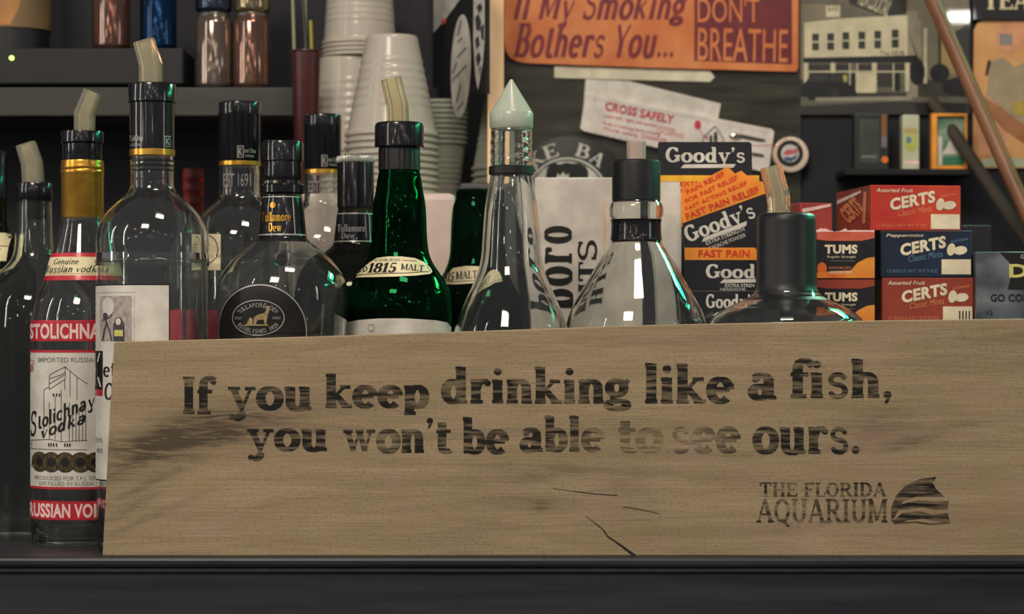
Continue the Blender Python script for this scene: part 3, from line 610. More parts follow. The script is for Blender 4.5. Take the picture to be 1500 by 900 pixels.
a = b.art(5); a.rect(46.5, 513, 195.5, 713, WHITE); a.rect(46.5, 513, 195.5, 516.5, RED, 1); a.rect(46.5, 709.5, 195.5, 713, RED, 1)
a.text('IMPORTED RUSSIAN', 66, 523.5, 156, 530.5, GREYP, 1, bold=.01)
a.text('SPI', 48.5, 536, 57, 545, RED, 1, bold=.02); a.ring(53, 531, 5, 3.5, .9, RED, 1)
q = lambda x, y: (30 + x / 2.727, 500 + y / 2.727)
for pl_ in ([(150, 148), (152, 132), (216, 100), (220, 102)], [(216, 100), (262, 140), (302, 168)], [(150, 148), (200, 132), (216, 122)], [(150, 148), (150, 190), (214, 150)], [(216, 100), (216, 150)], [(128, 190), (150, 178)], [(126, 190), (126, 380)], [(200, 190), (200, 395)], [(214, 150), (214, 190)],
            [(60, 392), (150, 385), (200, 394), (300, 388)], [(60, 425), (300, 425)], [(62, 392), (62, 425)], [(150, 240), (150, 385)], [(175, 215), (175, 385)], [(232, 240), (232, 392)], [(245, 250), (245, 392)], [(258, 260), (258, 392)], [(270, 262), (270, 392)], [(283, 262), (283, 392)], [(295, 266), (295, 392)], [(262, 140), (262, 230)], [(235, 120), (235, 215)], [(150, 168), (214, 132)]):
    a.line([q(*p_) for p_ in pl_], .8, INK, 1)
for x_ in (145, 155, 166, 178, 212, 222, 232): x0_, y0_ = q(x_, 400); a.rect(x0_, y0_, x0_ + 2, y0_ + 5, INK, 1)
for x_ in (165, 178, 190): x0_, y0_ = q(x_, 205); a.rect(x0_, y0_, x0_ + 2.2, y0_ + 4.5, INK, 1)
a.text('S', 49, 601, 66, 638, INK, 2, 'slab', serif=False, thick=.13, thin=.1, shear=.35, rot=8); a.text('tolichnaya', 62, 588, 166, 614, INK, 2, 'slab', serif=False, thick=.19, thin=.12, shear=.45, rot=22)
a.text('vodka', 70, 611, 140, 629, INK, 2, 'slab', serif=False, thick=.18, thin=.12, shear=.4, rot=20)
BRZ = mat('bronze_print', (70, 62, 46), (120, 104, 66), rough=.35, metal=.5, scale=300)
for x_ in (69, 88, 109, 131, 152): a.ell(x_, 674, 15, 14.5, BRZ, 1); a.ring(x_, 674, 14.5, 14, .9, INK, 2); a.ell(x_, 674, 6, 7, INK, 2)
a.text('PRODUCED FOR S.P.I. GROUP', 60, 694, 170, 700, GREYP, 1); a.text('DISTILLED IN RUSSIA', 69, 702, 150, 707.5, GREYP, 1)
a.text('1000 ML', 48.5, 678, 60, 683, GREYP, 1)
a.build('front_label', b.o)
a = b.art(5); a.rect(46.5, 730, 195.5, 757, RED); a.text('RUSSIAN VODKA', 47.5, 733.5, 186, 754, PINKW, 1, bold=.035); a.build('red_band', b.o)

# round-shouldered bottle with black pourer, tallest
def old_vodka(px, Y, label, sc_, y0, labels=True, pour=True):
    """y0: row of the cap's foot"""
    k = sc_
    pr = [(0, 76 * k), (y0 + 560 * k, 81 * k), (y0 + 180 * k, 81.5 * k), (y0 + 166 * k, 83 * k), (y0 + 159 * k, 83.5 * k), (y0 + 153 * k, 81.5 * k), (y0 + 130 * k, 82 * k), (y0 + 112 * k, 79.5 * k), (y0 + 92 * k, 70 * k), (y0 + 76 * k, 56 * k), (y0 + 64 * k, 42 * k), (y0 + 54 * k, 34 * k), (y0 + 40 * k, 32 * k), (y0 + 12 * k, 32 * k), (y0 - 8 * k, 31 * k)]
    return Bottle('vodka_bottle', label, px, Y, pr, CLEAR)
b = old_vodka(223, .062, 'tall round-shouldered clear bottle with picture label, tallest pourer of the row', 1.0, 224)
b.part('pourer_cap', [(224, 31), (223, 33), (152, 33), (150, 35), (148, 35), (126, 35), (123.5, 34), (122.3, 31.5)], BLACK)
b.part('neck_ring', [(229, 32.4), (228.6, 33.4), (220, 33.4), (219.6, 32.6)], GOLD)
for i_ in range(3): b.part('glass_bead', [(252 - i_ * 7, 32.2), (250.5 - i_ * 7, 33.4), (249 - i_ * 7, 32.2)], CLEAR)
b.spout([(221, 123), (221, 95), (211, 60)], 32)
capw = Art(wrap(223, .062, lambda y: 33.2), 4); capw.text('TelOne', 192, 200, 214, 209, SILVER, 0, bold=.01); capw.text('VODKA', 193, 212, 210, 216.5, SILVER, 0); capw.rect(244, 201, 252, 217, SILVER, 0); capw.rect(245, 202, 251.5, 216, INK, 1); capw.text('K', 246, 204, 250.5, 214, SILVER, 2)
capw.build('cap_print', b.o)
a = b.art(5)
a.rect(141.8, 418, 259, 702, INK); a.rect(141.6, 420, 257.4, 700, WHITE, 1); a.line([(150, 430), (212, 430)], .5, GREYP, 2)
MAUV = mat('mauve_print', (150, 138, 136), (186, 176, 168), rough=.6, scale=260); PALE = mat('pale_print', (206, 204, 196), rough=.6)
a.rect(155, 435, 209, 500, MAUV, 2); a.ell(169, 450, 10, 13, PALE, 3); a.rect(206, 435, 209, 500, PALE, 3)
DVI = mat('dark_violet_print', (70, 62, 70), rough=.6)
a.line([(163, 462), (167, 474), (163, 486), (160, 499)], 3, DVI, 3); a.line([(167, 474), (172, 486), (175, 499)], 2.4, DVI, 3); a.ell(165, 464, 4, 5, DVI, 3); a.line([(160, 470), (172, 466), (176, 462)], 1.6, DVI, 3)
a.poly([(178, 500), (178, 476), (183, 466), (190, 466), (195, 476), (195, 500)], DVI, 3); a.rect(180, 484, 193, 493, mat('yellow_print', (214, 204, 110), rough=.5), 4); a.ell(186, 472, 4, 5, PALE, 4)
a.rect(143, 514, 160, 579, RED, 2); a.poly([(143, 514), (160, 514), (160, 570), (143, 570)], INK, 3); a.text('K', 144.5, 517, 158.5, 566, PALE, 4, bold=-.01); a.rect(148, 530, 154, 552, INK, 5)
a.text('etel', 161, 528, 200, 552, INK, 2, 'slab'); a.text('One', 163, 560, 205, 585, INK, 2, 'slab', shear=.1)
a.text('750 ML', 145, 640, 160, 647, GREYP, 2); a.text('40%', 148, 655, 160, 662, GREYP, 2)
a.build('front_label', b.o)

# globe shouldered whiskey
def dew(px, Y, label, pr, gm=CLEAR, **kw): return Bottle('whiskey_bottle', label, px, Y, pr, gm, **kw)
b = dew(414, .07, 'squat globe-shouldered clear whiskey bottle with black arched label',
        [(0, 88), (790, 92), (520, 92.5), (490, 93), (462, 95), (438, 96), (420, 94.5), (402, 88), (386, 77), (372, 63), (360, 48), (352, 38), (342, 34), (300, 30), (288, 28), (270, 27)], CLEAR)
b.part('pourer_cap', [(262, 28), (261, 29), (256, 29.5), (238, 29), (236, 30.5), (212, 30.5), (208.5, 29.5), (207.4, 27)], BLACK)
b.part('black_ring', [(285, 29), (283, 32), (272, 32.4), (270, 30)], BLACK); b.part('clear_collar', [(271, 28), (262, 28.6)], GREYG)
b.band('neck_label', 286.5, 348, BLACK, .0003)
a = b.art(4, .0004)
a.rect(378, 289, 452, 290.6, SILVER, 1); a.rect(374, 344, 456, 346, SILVER, 1); a.line([(430, 290), (434, 345)], 1, SILVER, 1)
a.text('Tullamore', 386, 312, 428, 326, GOLD, 1, 'slab', thick=.2, thin=.1); a.text('Dew', 397, 328, 416, 341, GOLD, 1, 'slab', thick=.22, thin=.1); a.ell(403, 302, 4, 4.5, GOLD, 1)
a.build('neck_print', b.o)
a = b.art(5)
arch = lambda cx, cy, rx, ry, n=30: [(cx - rx * math.cos(PI * i / n), cy - ry * math.sin(PI * i / n)) for i in range(n + 1)]
A_ = arch(390, 484, 68, 67); a.poly([(322, 700)] + A_ + [(458, 700)], INK)
a.line([(324, 700)] + arch(390, 484, 65.5, 64.5) + [(455.5, 700)], 1.7, SILVER, 1)
a.ring(387, 466.5, 38, 25, 1.4, SILVER, 1)
a.arctext('TULLAMORE DEW', 387, 467, 31, 155, 25, 6.5, SILVER, 1, sq=.6, wf=.62, bold=0); a.arctext('ESTABLISHED 1829', 387, 466, 32, 208, 332, 6, SILVER, 1, flip=True, sq=.62, wf=.58, bold=0)
GDT = mat('gold_grey_print', (150, 128, 84), (190, 172, 130), rough=.4, metal=.4, scale=400)
a.poly([(380, 476), (382, 466), (388, 462), (397, 460), (400, 454), (398, 450), (405, 450), (404, 456), (401, 466), (400, 476), (397, 476), (396, 469), (387, 470), (384, 476)], GDT, 1)
a.poly([(371, 474), (376, 466), (380, 468), (379, 476), (371, 476)], GDT, 1); a.line([(368, 477), (402, 477)], 2, GDT, 1)
a.text('IRISH', 353, 465, 363, 469, SILVER, 1); a.text('WHISKEY', 408, 465, 420, 469, SILVER, 1)
a.build('front_label', b.o)

# green malt bottle with pourer
DLIQ = glass('dark_spirit', (.02, .035, .02), veil=0.0)
def malt(px, Y, label, pr, gm, fill): return Bottle('whisky_bottle', label, px, Y, pr, gm, liquid=DLIQ, fill=fill)
b = malt(585, .11, 'green malt whisky bottle with black pourer cap and cream shoulder label',
         [(0, 73), (790, 77), (500, 78), (468, 78.5), (448, 78), (430, 75), (414, 68), (400, 59), (385, 49), (368, 43), (345, 40.5), (318, 39.5), (298, 38), (278, 34.5), (262, 32), (252, 30), (240, 29)], GREEN, 312)
b.part('cap_skirt', [(251, 29), (249.5, 31), (220, 30.6), (216, 30)], BLACKM, ribs=.03); b.part('pourer_cap', [(217, 34.5), (215, 36), (186, 36), (182, 35), (180, 32.5)], BLACK)
b.spout([(583, 182), (582, 155), (573, 116)], 32)
a = b.art(4)
a.poly([(517, 407), (528, 397), (541, 387), (553, 379.5), (570, 377.5), (590, 377.5), (609, 379.5), (622, 385), (631, 393), (634, 399), (631, 402.5), (610, 405.5), (580, 407), (550, 407.5)], CREAM)
a.text('EDINBURGH', 551, 380.5, 588, 384.5, INK, 1); a.line([(541, 384), (549, 383)], .7, INK, 1); a.line([(591, 383), (612, 384)], .7, INK, 1)
a.text('D', 533, 391, 541, 399, INK, 1, 'slab', rot=8); a.text('1815', 541, 386.5, 584, 401, INK, 1, 'slab', shear=.2, thick=.2, thin=.08); a.text('MALT', 590, 388.5, 622, 398, INK, 1, 'slab', thick=.2, thin=.08, rot=-4)
a.line([(524, 403.5), (560, 402.5), (600, 401.5), (630, 399)], .9, INK, 1); a.line([(626, 390), (631, 398)], .9, INK, 1)
a.build('shoulder_label', b.o)
a = b.art(6); a.poly([(508.5, 700), (508.5, 473), (530, 469.5), (560, 467.5), (600, 467.5), (640, 470), (656, 473), (661, 480), (661, 700)], WHITE); a.ring(548, 481, 5, 5, .8, GREYP, 1); a.ell(548, 481, 4.2, 4.2, PALE, 1)
a.text('MALT', 540, 520, 630, 560, INK, 1, 'slab'); a.build('front_label', b.o)
b2 = malt(697, .27, 'dark green malt whisky bottle without a cap beside the pale carton',
          [(0, 68), (780, 71), (500, 72), (475, 72), (456, 71.5), (440, 69), (424, 61), (410, 52), (396, 45), (378, 39), (355, 37), (328, 36), (306, 34), (292, 30), (284, 27.5), (278, 27)], DGREEN, 335)
b2.part('lip_ring', [(292, 28), (290, 29.5), (282, 29.5), (280, 28)], DGREEN)
a = b2.art(4); a.poly([(650, 417), (656, 403), (664, 394), (684, 391), (706, 392), (722, 397), (730, 406), (731, 412), (700, 416), (670, 418)], CREAM)
a.text('1815', 646, 400, 667, 413, INK, 1, 'slab', shear=.25, thick=.2); a.text('MALT', 669, 398, 700, 410, INK, 1, 'slab', shear=.1, thick=.2, rot=4); a.line([(652, 414.5), (700, 412.5), (730, 409)], .9, INK, 1); a.build('shoulder_label', b2.o)

# flared clear bottle with conical cover
b = Bottle('liquor_bottle', 'clear bottle with slender neck, flared body and white conical pourer cover', 749, .072,
           [(0, 84), (790, 87), (620, 88), (540, 88), (505, 87), (482, 83), (462, 76), (440, 67), (418, 57), (398, 49), (375, 44), (340, 41.5), (305, 38.5), (280, 34.5), (264, 32), (252, 30.5), (243, 30), (236, 31), (230, 30), (223, 31), (216, 30), (209, 31), (202, 30), (194, 30.5), (188, 29)], CLEAR)
b.part('black_ring', [(257, 31), (255.5, 33), (245, 33), (243.5, 31)], BLACKM)
cone = [(189, 30.5), (187, 32), (166, 32.3), (164, 31), (119, 3.2), (116.5, 2)]
pts_ = [(h * b.k, wz(y, b.Y)) for y, h in cone]
mb = MB(); cc = b.c
mb.lathe(cc, [(0, pts_[0][1])] + pts_ + [(0, pts_[-1][1])], translucent('white_pourer_cover', (214, 218, 204), .4, .2), n=48); mb.build('pourer_cover', b.o)

# clear decanter shape
b = Bottle('liquor_bottle', 'clear triangular decanter bottle with a plain black cap', 932, .1,
           [(0, 100), (790, 103), (620, 103), (520, 103), (495, 104), (476, 103), (460, 98), (445, 91.5), (430, 83), (415, 74), (400, 65), (385, 56), (370, 46), (358, 38.5), (350, 35.5), (338, 34.5), (325, 34.5), (320, 37), (315, 39.5), (306, 40), (300, 38.5), (294, 34.5), (286, 33)], CLEAR)
b.part('cap', [(295, 34), (294, 35.5), (240, 35.5), (237, 35), (235, 32.5)], BLACKM); b.band('black_band', 322, 352, BLACK, .0012)
b.part('pourer_stub', [(236, 14), (208, 14.5), (206, 12)], translucent('pink_tinted_plastic', (212, 190, 178), .3, .2))

# wide dark-capped bottle
b = Bottle('liquor_bottle', 'wide low-shouldered bottle with tall black cap and clear pourer before the mint boxes', 1152, .073,
           [(0, 110), (790, 114), (620, 115), (520, 116), (496, 116), (480, 115), (468, 110), (458, 99), (450, 85), (443, 70), (437, 57), (430, 48), (422, 44), (412, 42)], CLEAR)
b.part('pourer_cap', [(442, 62), (440, 63), (434, 52), (428, 46), (416, 43.6), (325, 43.2), (318, 42.5), (314.5, 40), (313, 36)], BLACKM)
b.spout([(1141, 315), (1140, 288), (1129, 244)], 32)

# ------------------------------------------------------------------ second row
def ketel_cap(b, y0, y1, hw, k):
    b.part('cap', [(y1, hw - .6), (y1 - 1, hw), (y0 + 22 * k, hw), (y0 + 20 * k, hw + .8), (y0 + 16 * k, hw + .3), (y0 + 12 * k, hw + .8), (y0 + 8 * k, hw + .3), (y0 + 4 * k, hw + .6), (y0 + 1.5, hw), (y0, hw - 2)], BLACK)
    b.part('neck_ring', [(y1 + 6 * k, hw - .2), (y1 + 5.5 * k, hw + .4), (y1 - .5, hw + .4), (y1 - 1, hw - .2)], GOLD)
    a = Art(wrap(b.px, b.Y, lambda y: hw + .3), 4); x0 = b.px + 0; a.rect(x0, y1 - 24 * k, x0 + 10 * k, y1 - 5 * k, SILVER, 0); a.rect(x0 + 1, y1 - 23 * k, x0 + 9 * k, y1 - 6 * k, INK, 1); a.text('K', x0 + 2, y1 - 21 * k, x0 + 8 * k, y1 - 8 * k, SILVER, 2)
    a.text('etel One', x0 + 11 * k, y1 - 20 * k, x0 + 27 * k, y1 - 13 * k, SILVER, 0); a.text('VODKA', x0 + 12 * k, y1 - 10 * k, x0 + 25 * k, y1 - 6 * k, SILVER, 0); a.build('cap_print', b.o)
b = old_vodka(351, .2, 'clear vodka bottle with sealed black cap behind the globe-shouldered whiskey', .925, 240)
ketel_cap(b, 150, 238, 30.5, .93)
a = b.art(5); a.rect(300, 346, 332, 398, CREAM); a.ring(312, 368, 16, 20, 1.2, INK, 1, -90, 90); a.text('EST', 303, 360, 316, 372, GREYP, 1); a.build('front_label', b.o)
a = Art(wrap(351, .2, lambda y: 30.6), 4); a.text('EST 1691', 330, 256, 370, 275, GREYP, 0); a.build('neck_print', b.o)
b = old_vodka(473, .32, 'clear vodka bottle with sealed black cap in front of the cup stacks', .862, 252)
ketel_cap(b, 168, 250, 27, .87)
a = Art(wrap(473, .32, lambda y: 28), 4); a.text('EST 1691', 454, 267, 492, 283, GREYP, 0); a.build('neck_print', b.o)
b = Bottle('spirit_bottle', 'small bottle with red ribbed see-through cap behind the tall clear bottle', 283, .3,
           [(0, 40), (700, 44), (420, 44), (395, 42), (370, 34), (350, 22), (335, 15), (318, 14), (310, 14)], GREYG)
b.part('cap', [(316, 15), (314, 16), (312, 15.2), (300, 15.6), (298, 16.2), (296, 15.6), (280, 15.6), (278, 16.2), (276, 15.6), (262, 15.6), (260, 16.2), (258, 15.6), (249, 15.6), (247, 14)], REDG, ribs=.04)
a = b.art(5); a.rect(240, 455, 326, 560, mat('rose_print', (196, 70, 84), rough=.5)); a.build('front_label', b.o)
b = dew(521, .205, 'dark whiskey bottle with silver-rimmed black cap beside the green malt bottle',
        [(0, 82), (700, 86), (470, 87), (445, 88), (425, 87), (408, 81), (392, 70), (378, 56), (367, 42), (358, 33), (345, 30.5), (318, 27.5), (308, 26), (296, 25)], DWHISKY, liquid=glass('dark_whiskey', (.10, .055, .03)), fill=352)
b.part('cap', [(305, 26), (304, 27), (238, 27), (236, 26.6)], BLACK); b.part('cap_rim', [(239, 27.4), (237, 28.6), (231, 28.6), (229.5, 27.4), (229, 25)], SILVER, n=80, ribs=.05, label='silver knurled rim')
b.band('neck_label', 312, 357, BLACK, .0003); a = b.art(4, .0004); a.rect(488, 313.5, 552, 314.8, SILVER, 1); a.rect(486, 354, 556, 355.3, SILVER, 1); a.line([(541, 314), (543, 355)], .9, SILVER, 1)
a.text('Tullamore', 497, 330, 536, 341, GREYP, 1, 'slab', thick=.2); a.text('Dew', 503, 342, 522, 351, GREYP, 1, 'slab', thick=.2); a.build('neck_print', b.o)

# ------------------------------------------------------------------ boxes that carry the cups, the cups
def carton(name, label, cat, x0, y0, x1, Y, depth, m, z0=0.0, group=None, y1=None, bev=.0012, rot=0.0):
    z1 = wz(y0, Y); zb = wz(y1, Y) if y1 is not None else z0; X0, X1 = wx(x0, Y), wx(x1, Y)
    o = thing(name, ((X0 + X1) / 2, Y + depth / 2, zb), label, cat, group)
    mb = MB(); mb.box((X0, Y, zb), (X1, Y + depth, z1), m, bev, rot=rot, pivot=(X0, Y, 0)); mb.build('carton', o); return o
PCARD = mat('pale_pinkish_card', (214, 192, 182), (224, 204, 192), rough=.6)
carton('storage_box', 'pale pinkish card box standing under the white plastic cups', 'box', 424, 283, 668, .375, .24, PCARD, bev=.006)
carton('storage_box', 'dark grey box behind the uncapped green bottle', 'box', 673, 268, 765, .4, .2, mat('dark_grey_card', (72, 70, 70), rough=.6), bev=.003)
ZT = wz(283, .375)
def cup_mesh(r0, r1, h, m, ribs=True, name='cup'):
    """inverted tapered cup, rim at z=0"""
    mb = MB(); t = .0009; n = 40
    pr = [(r1 + .0012, 0), (r1 + .0022, .0008), (r1 + .0022, .0028), (r1 + .0004, .0036)]
    for i in range(1, n + 1):
        f = i / n; r = r1 + (r0 - r1) * f; z = .0036 + (h - .0056) * f
        if ribs and .24 < f < .76: r += .0005 * math.sin(f * n * PI * .55)
        pr.append((r, z))
    pr += [(r0 - .0006, h - .0008), (r0 - .0022, h), (r0 * .8, h - .0004), (0, h - .0006)]
    inn = [(max(r - t, 0), z - (t if r < r0 - .001 and z > h * .9 else 0)) for r, z in reversed(pr)]
    mb.lathe((0, 0, 0), pr + inn[:-1] + [(r1 - .0002, 0)], m, n=56)
    ob = mb.build(name, sharp=50); return ob
def stack(px, Y, r0, r1, h, m, z0, n, pitch, label_top, label_rest, group, topmost_gap=0.0, up=False):
    first = cup_mesh(r0, r1, h, m, name='plastic_cup'); X = wx(px, Y)
    for i in range(n):
        o = first if i == 0 else first.copy()
        if i: COL.objects.link(o)
        z = z0 + pitch * i
        o.location = (X, Y, z + (h if up else 0)); o.rotation_euler = (PI if up else 0, 0, 0.3 * i)
        last = i == n - 1
        tag(o, label_top if last else label_rest, 'cup', group)
    return z0 + pitch * (n - 1) + h
# front stack: crown at row 53
kB = S(.43) / PXM; hB = 148 * kB; zB = wz(53, .43) - hB
nB = max(2, int((zB - ZT) / .0055) + 1)
stack(574, .43, 38 * kB, 66 * kB, hB, CUP, ZT + .0004, nB, (zB - ZT - .0004) / (nB - 1), 'ribbed white plastic cup, top of the stack right behind the green malt bottle', 'white plastic cup nested low in the front stack behind the green malt bottle', 'cups of the front stack')
# rear stack
kA = S(.522) / PXM; hA = 140 * kA; zA = wz(86, .522) - hA
nA = max(2, int((zA - ZT) / .0055) + 1)
zt = stack(517, .522, 50 * kA, 63 * kA, hA, CUP, ZT + .0004, nA, (zA - ZT - .0004) / (nA - 1), 'broad white plastic cup carrying four more upturned cups', 'white plastic cup nested low in the rear stack beside the red cup', 'cups of the rear stack')
stack(527, .522, 46 * kA, 53 * kA, 108 * kA, CUP, zt + .0003, 4, .0040, 'white plastic cup on the very top of the rear stack', 'white plastic cup nested under the top of the rear stack', 'cups on top of the rear stack')
# dim pair beside the round sticker; the upright stack stands in for a reflection
Zd = wz(268, .4)
kD = S(.5) / PXM
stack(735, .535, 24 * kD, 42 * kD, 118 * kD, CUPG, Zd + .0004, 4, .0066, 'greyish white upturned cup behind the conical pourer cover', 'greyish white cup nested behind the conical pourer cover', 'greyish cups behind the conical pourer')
stack(646, .575, 26 * kD, 37 * kD, 96 * kD, CUPG, ZT + .0004, 9, .0049, 'dim grey upright cup standing in for a mirror reflection, on top of the stack under the oval sticker', 'dim grey cup standing in for a mirror reflection, nested in the stack under the oval sticker', 'dim cups standing in for a reflected stack', up=True)

# red cup with stirrers
Y = .43; k = S(Y) / PXM; X = wx(448, Y) 
mb = MB(); mb.lathe((X, Y, ZT + .0004), [(0, 0), (14.5 * k, 0), (15.5 * k, .001), (21 * k, wz(78, Y) - ZT), (22.4 * k, wz(76.5, Y) - ZT), (22 * k, wz(74.8, Y) - ZT), (20.4 * k, wz(76, Y) - ZT), (14.5 * k, .003), (0, .003)], mat('red_cup_plastic', (68, 28, 30), rough=.35), n=40)
tag(mb.build('plastic_cup', origin=(X, Y, ZT)), 'tall slim red plastic cup holding a few stirrers', 'cup')
STR = translucent('pale_green_straw', (150, 156, 128), .2, .3)
def stirrer(x0, y0, x1, y1, lab, dy=0.0, m=STR, r=.0016):
    a_, b_ = P(x0, y0, Y + dy), P(x1, y1, Y + dy * .3); mb = MB(); mb.tube([a_, a_.lerp(b_, .5), b_], r, m, 12)
    tag(mb.build('stirrer', origin=a_), lab, 'stirrer')
stirrer(436, 240, 427, -60, 'pale stirrer leaning to the outer side of the red cup', -.004)
stirrer(450, 240, 446, -60, 'upright pale green stirrer in the middle of the red cup', .006)
stirrer(458, 215, 441, -40, 'dark thin stirrer crossing behind the others in the red cup', .002, mat('dark_stirrer', (54, 56, 50), rough=.4))
YW = translucent('yellow_green_straw', (178, 164, 66), .2, .3)
stirrer(459, 150, 455, 30, 'yellow stirrer hugging the wall of the red cup', .004, YW)

# ------------------------------------------------------------------ wall shelf with receiver, cans, jar
SH = .47
ZS = wz(128, SH)
SHW = mat('dark_grey_shelf_board', (50, 48, 45), (64, 61, 57), rough=.5, scale=30, stretch=(.3, 1, 2), bump=.1)
mb = MB(); mb.box((-1.1, SH, wz(170, SH)), (wx(430, SH), WALL, ZS), SHW, .001)
tag(mb.build('wall_shelf', origin=(-.6, WALL, wz(170, SH))), 'dark grey wall shelf carrying small cans and a black receiver', 'shelf')
o = thing('stereo_receiver', (wx(120, SH), SH + .07, ZS), 'black stereo receiver with a tiny green lamp on the wall shelf', 'receiver')
ZR = wz(70.5, SH + .006)
mb = MB(); mb.box((wx(-60, SH), SH + .004, ZS + .003), (wx(268, SH), SH + .144, ZR), mat('receiver_black', (20, 20, 25), rough=.55), .002); mb.build('case', o)
for x_ in (-40, 250):
    for d_ in (.02, .125):
        mb = MB(); mb.lathe((wx(x_, SH), SH + d_, ZS), [(0, 0), (.006, 0), (.006, .003), (0, .003)], BLACKM, 20); mb.build('foot', o)
LED = mat('green_led', (200, 255, 110), rough=.3, emit=((190, 255, 90), 6.0))
mb = MB(); c_ = P(17, 85, SH + .003); mb.tube([c_ + Vector((0, .002, 0)), c_ + Vector((0, -.0006, 0)), c_ + Vector((0, -.001, 0))], [.0019, .0019, .001], LED, 16); mb.build('power_lamp', o)

def can(px, Y, ybot, h, hw, body, label, top=True):
    """small drinks can; ybot row of its foot"""
    k = S(Y) / PXM; X = wx(px, Y); z0 = ybot; R = hw * k; H = h * k
    o = thing('drink_can', (X, Y, z0), label, 'can')
    mb = MB(); mb.lathe((X, Y, z0), [(0, .0015), (R * .72, .0004), (R * .78, 0), (R * .86, .001), (R * .99, H * .05), (R, H * .07), (R, H * .87), (R * .97, H * .89), (R * .86, H * .95), (R * .84, H * .965)], body, n=48); mb.build('can_body', o)
    mb = MB(); mb.lathe((X, Y, z0), [(0, H * .972), (R * .76, H * .972), (R * .8, H * .99), (R * .84, H), (R * .88, H * .985), (R * .86, H * .965), (R * .8, H * .96), (0, H * .96)], mat('can_lid', (168, 164, 156), rough=.3, metal=.9), n=40); mb.build('lid', o)
    return z0 + H
def canmat(name, c1, c2, sc_=30): return mat(name, c1, c2, rough=.11, metal=.75, scale=sc_, stretch=(1, 1, .02))
SIL = canmat('dull_silver_can', (118, 104, 96), (138, 124, 114)); SR = canmat('silver_red_can', (112, 104, 96), (140, 78, 64), 60); BLU = canmat('blue_can', (22, 26, 38), (28, 74, 122), 55); RB = canmat('silver_red_striped_can', (130, 112, 100), (136, 86, 74), 60); DRK = canmat('dark_can', (44, 46, 56), (74, 84, 104), 50)
Yc = SH + .021
z1 = can(313, Yc, ZS, 111, 28, SIL, 'dull silver can on the shelf, under a dark can')
z2 = can(368, Yc, ZS, 111, 27.5, RB, 'silver and red can at the end of the shelf, under a tan can')
can(313, Yc, z1, 111, 27, DRK, 'dark blue can stacked on the dull silver can')
can(369, Yc, z2, 111, 27, canmat('tan_can', (120, 108, 84), (150, 138, 110)), 'tan can stacked on the silver and red can')
can(163, SH + .028, ZR, 116, 28, SR, 'silver can with red print standing on the receiver')
can(232, SH + .028, ZR, 116, 27, BLU, 'shiny blue can standing on the receiver')

Yj = SH + .05; k = S(Yj) / PXM; X = wx(20, Yj); R = 55 * k
o = thing('snack_jar', (X, Yj, ZR), 'squat amber and tan printed jar with black base on the receiver', 'jar')
zj = ZR; zz = lambda y: wz(y, Yj) - ZR
TAN = mat('amber_tan_print', (150, 104, 58), (196, 132, 70), rough=.4, scale=16); OLV = mat('olive_brown_print', (96, 84, 56), (122, 96, 66), rough=.45, scale=30)
mb = MB(); mb.lathe((X, Yj, zj), [(0, 0), (R * .9, 0), (R * .95, .001), (R * .96, max(zz(46), .009)), (0, max(zz(46), .009))], BLACKM, 48); mb.build('base', o)
mb = MB(); h0 = max(zz(46), .009); mb.lathe((X, Yj, zj), [(0, h0), (R, h0), (R, h0 + .09), (R * .8, h0 + .1), (0, h0 + .1)], OLV, 48); mb.build('body', o)
a = Art(wrap(20, Yj, lambda y: 55), 5); a.poly([(-34, 44), (-34, -60), (24, -60), (36, -40), (44, -8), (38, 18), (26, 43)], TAN); a.poly([(-34, 28), (-34, -60), (14, -60), (16, -6), (4, 20)], DVI, 1); a.line([(4, -20), (10, 8), (8, 22)], 4, GREYP, 2); a.build('label', o)

# ------------------------------------------------------------------ wall: cream stick, stickered pane, tin sign, ruler
X0, X1 = wx(715, .5), wx(738, .5)
mb = MB(); fr = [Vector((X0, .432, Zd)), Vector((X1, .432, Zd)), Vector((X1, .612, .70)), Vector((X0, .612, .70))]
mb.prism(fr, [p + Vector((0, .005, 0)) for p in fr], mat('cream_wood_slat', (226, 178, 126), (236, 196, 148), rough=.45, scale=30, stretch=(4, 1, .2)))
tag(mb.build('paint_stick', origin=((X0 + X1) / 2, .434, Zd)), 'cream wooden paint stick leaning on the wall beside the orange tin sign', 'stick')

# obliquely hung pane with stickers
PA, PB = Vector((wx(634, .60), .60, 0)), Vector((wx(714, .42), .42, 0))
U = (PB - PA); LEN = U.length; U.normalize(); N_ = Vector((U.y, -U.x, 0))
def obl(x, y, h):   # x in photo columns, solved on the oblique plane
    q_ = (x - 750) / PXM          # wx = q*(1+Y/D)
    # PA + t*U : X = q*(1 + Y/D)
    t = (q_ * (1 + PA.y / DIST) - PA.x) / (U.x - q_ * U.y / DIST)
    p = PA + U * t; z = wz(y, p.y); return Vector((p.x, p.y, z)) + N_ * h
o = thing('hanging_pane', (PA.x, PA.y, wz(135, .6)), 'dark narrow pane at an angle to the wall carrying an oval sticker', 'pane')
mb = MB(); fr = [obl(634, 128, 0), obl(713, 138, 0), obl(713, -60, 0), obl(634, -60, 0)]
mb.prism(fr, [p - N_ * .003 for p in fr], mat('dark_pane', (40, 40, 43), rough=.7, spec=.2)); mb.build('pane', o)
a = Art(obl, base=.0006); a.ell(676, 97, 14.5, 76, WHITE, 0, 48, rot=2)
for y0_, y1_, x0_, x1_ in ((30, 52, 672, 676), (56, 62, 671, 678), (70, 84, 671, 684), (92, 108, 664, 670), (96, 118, 664, 684), (124, 150, 670, 676), (150, 162, 670, 679)): a.line([((x0_ + x1_) / 2 - (x1_ - x0_) / 2, y1_), ((x0_ + x1_) / 2 + (x1_ - x0_) / 2, y0_)], 2.6, GREYP, 1)
a.build('oval_sticker', o)
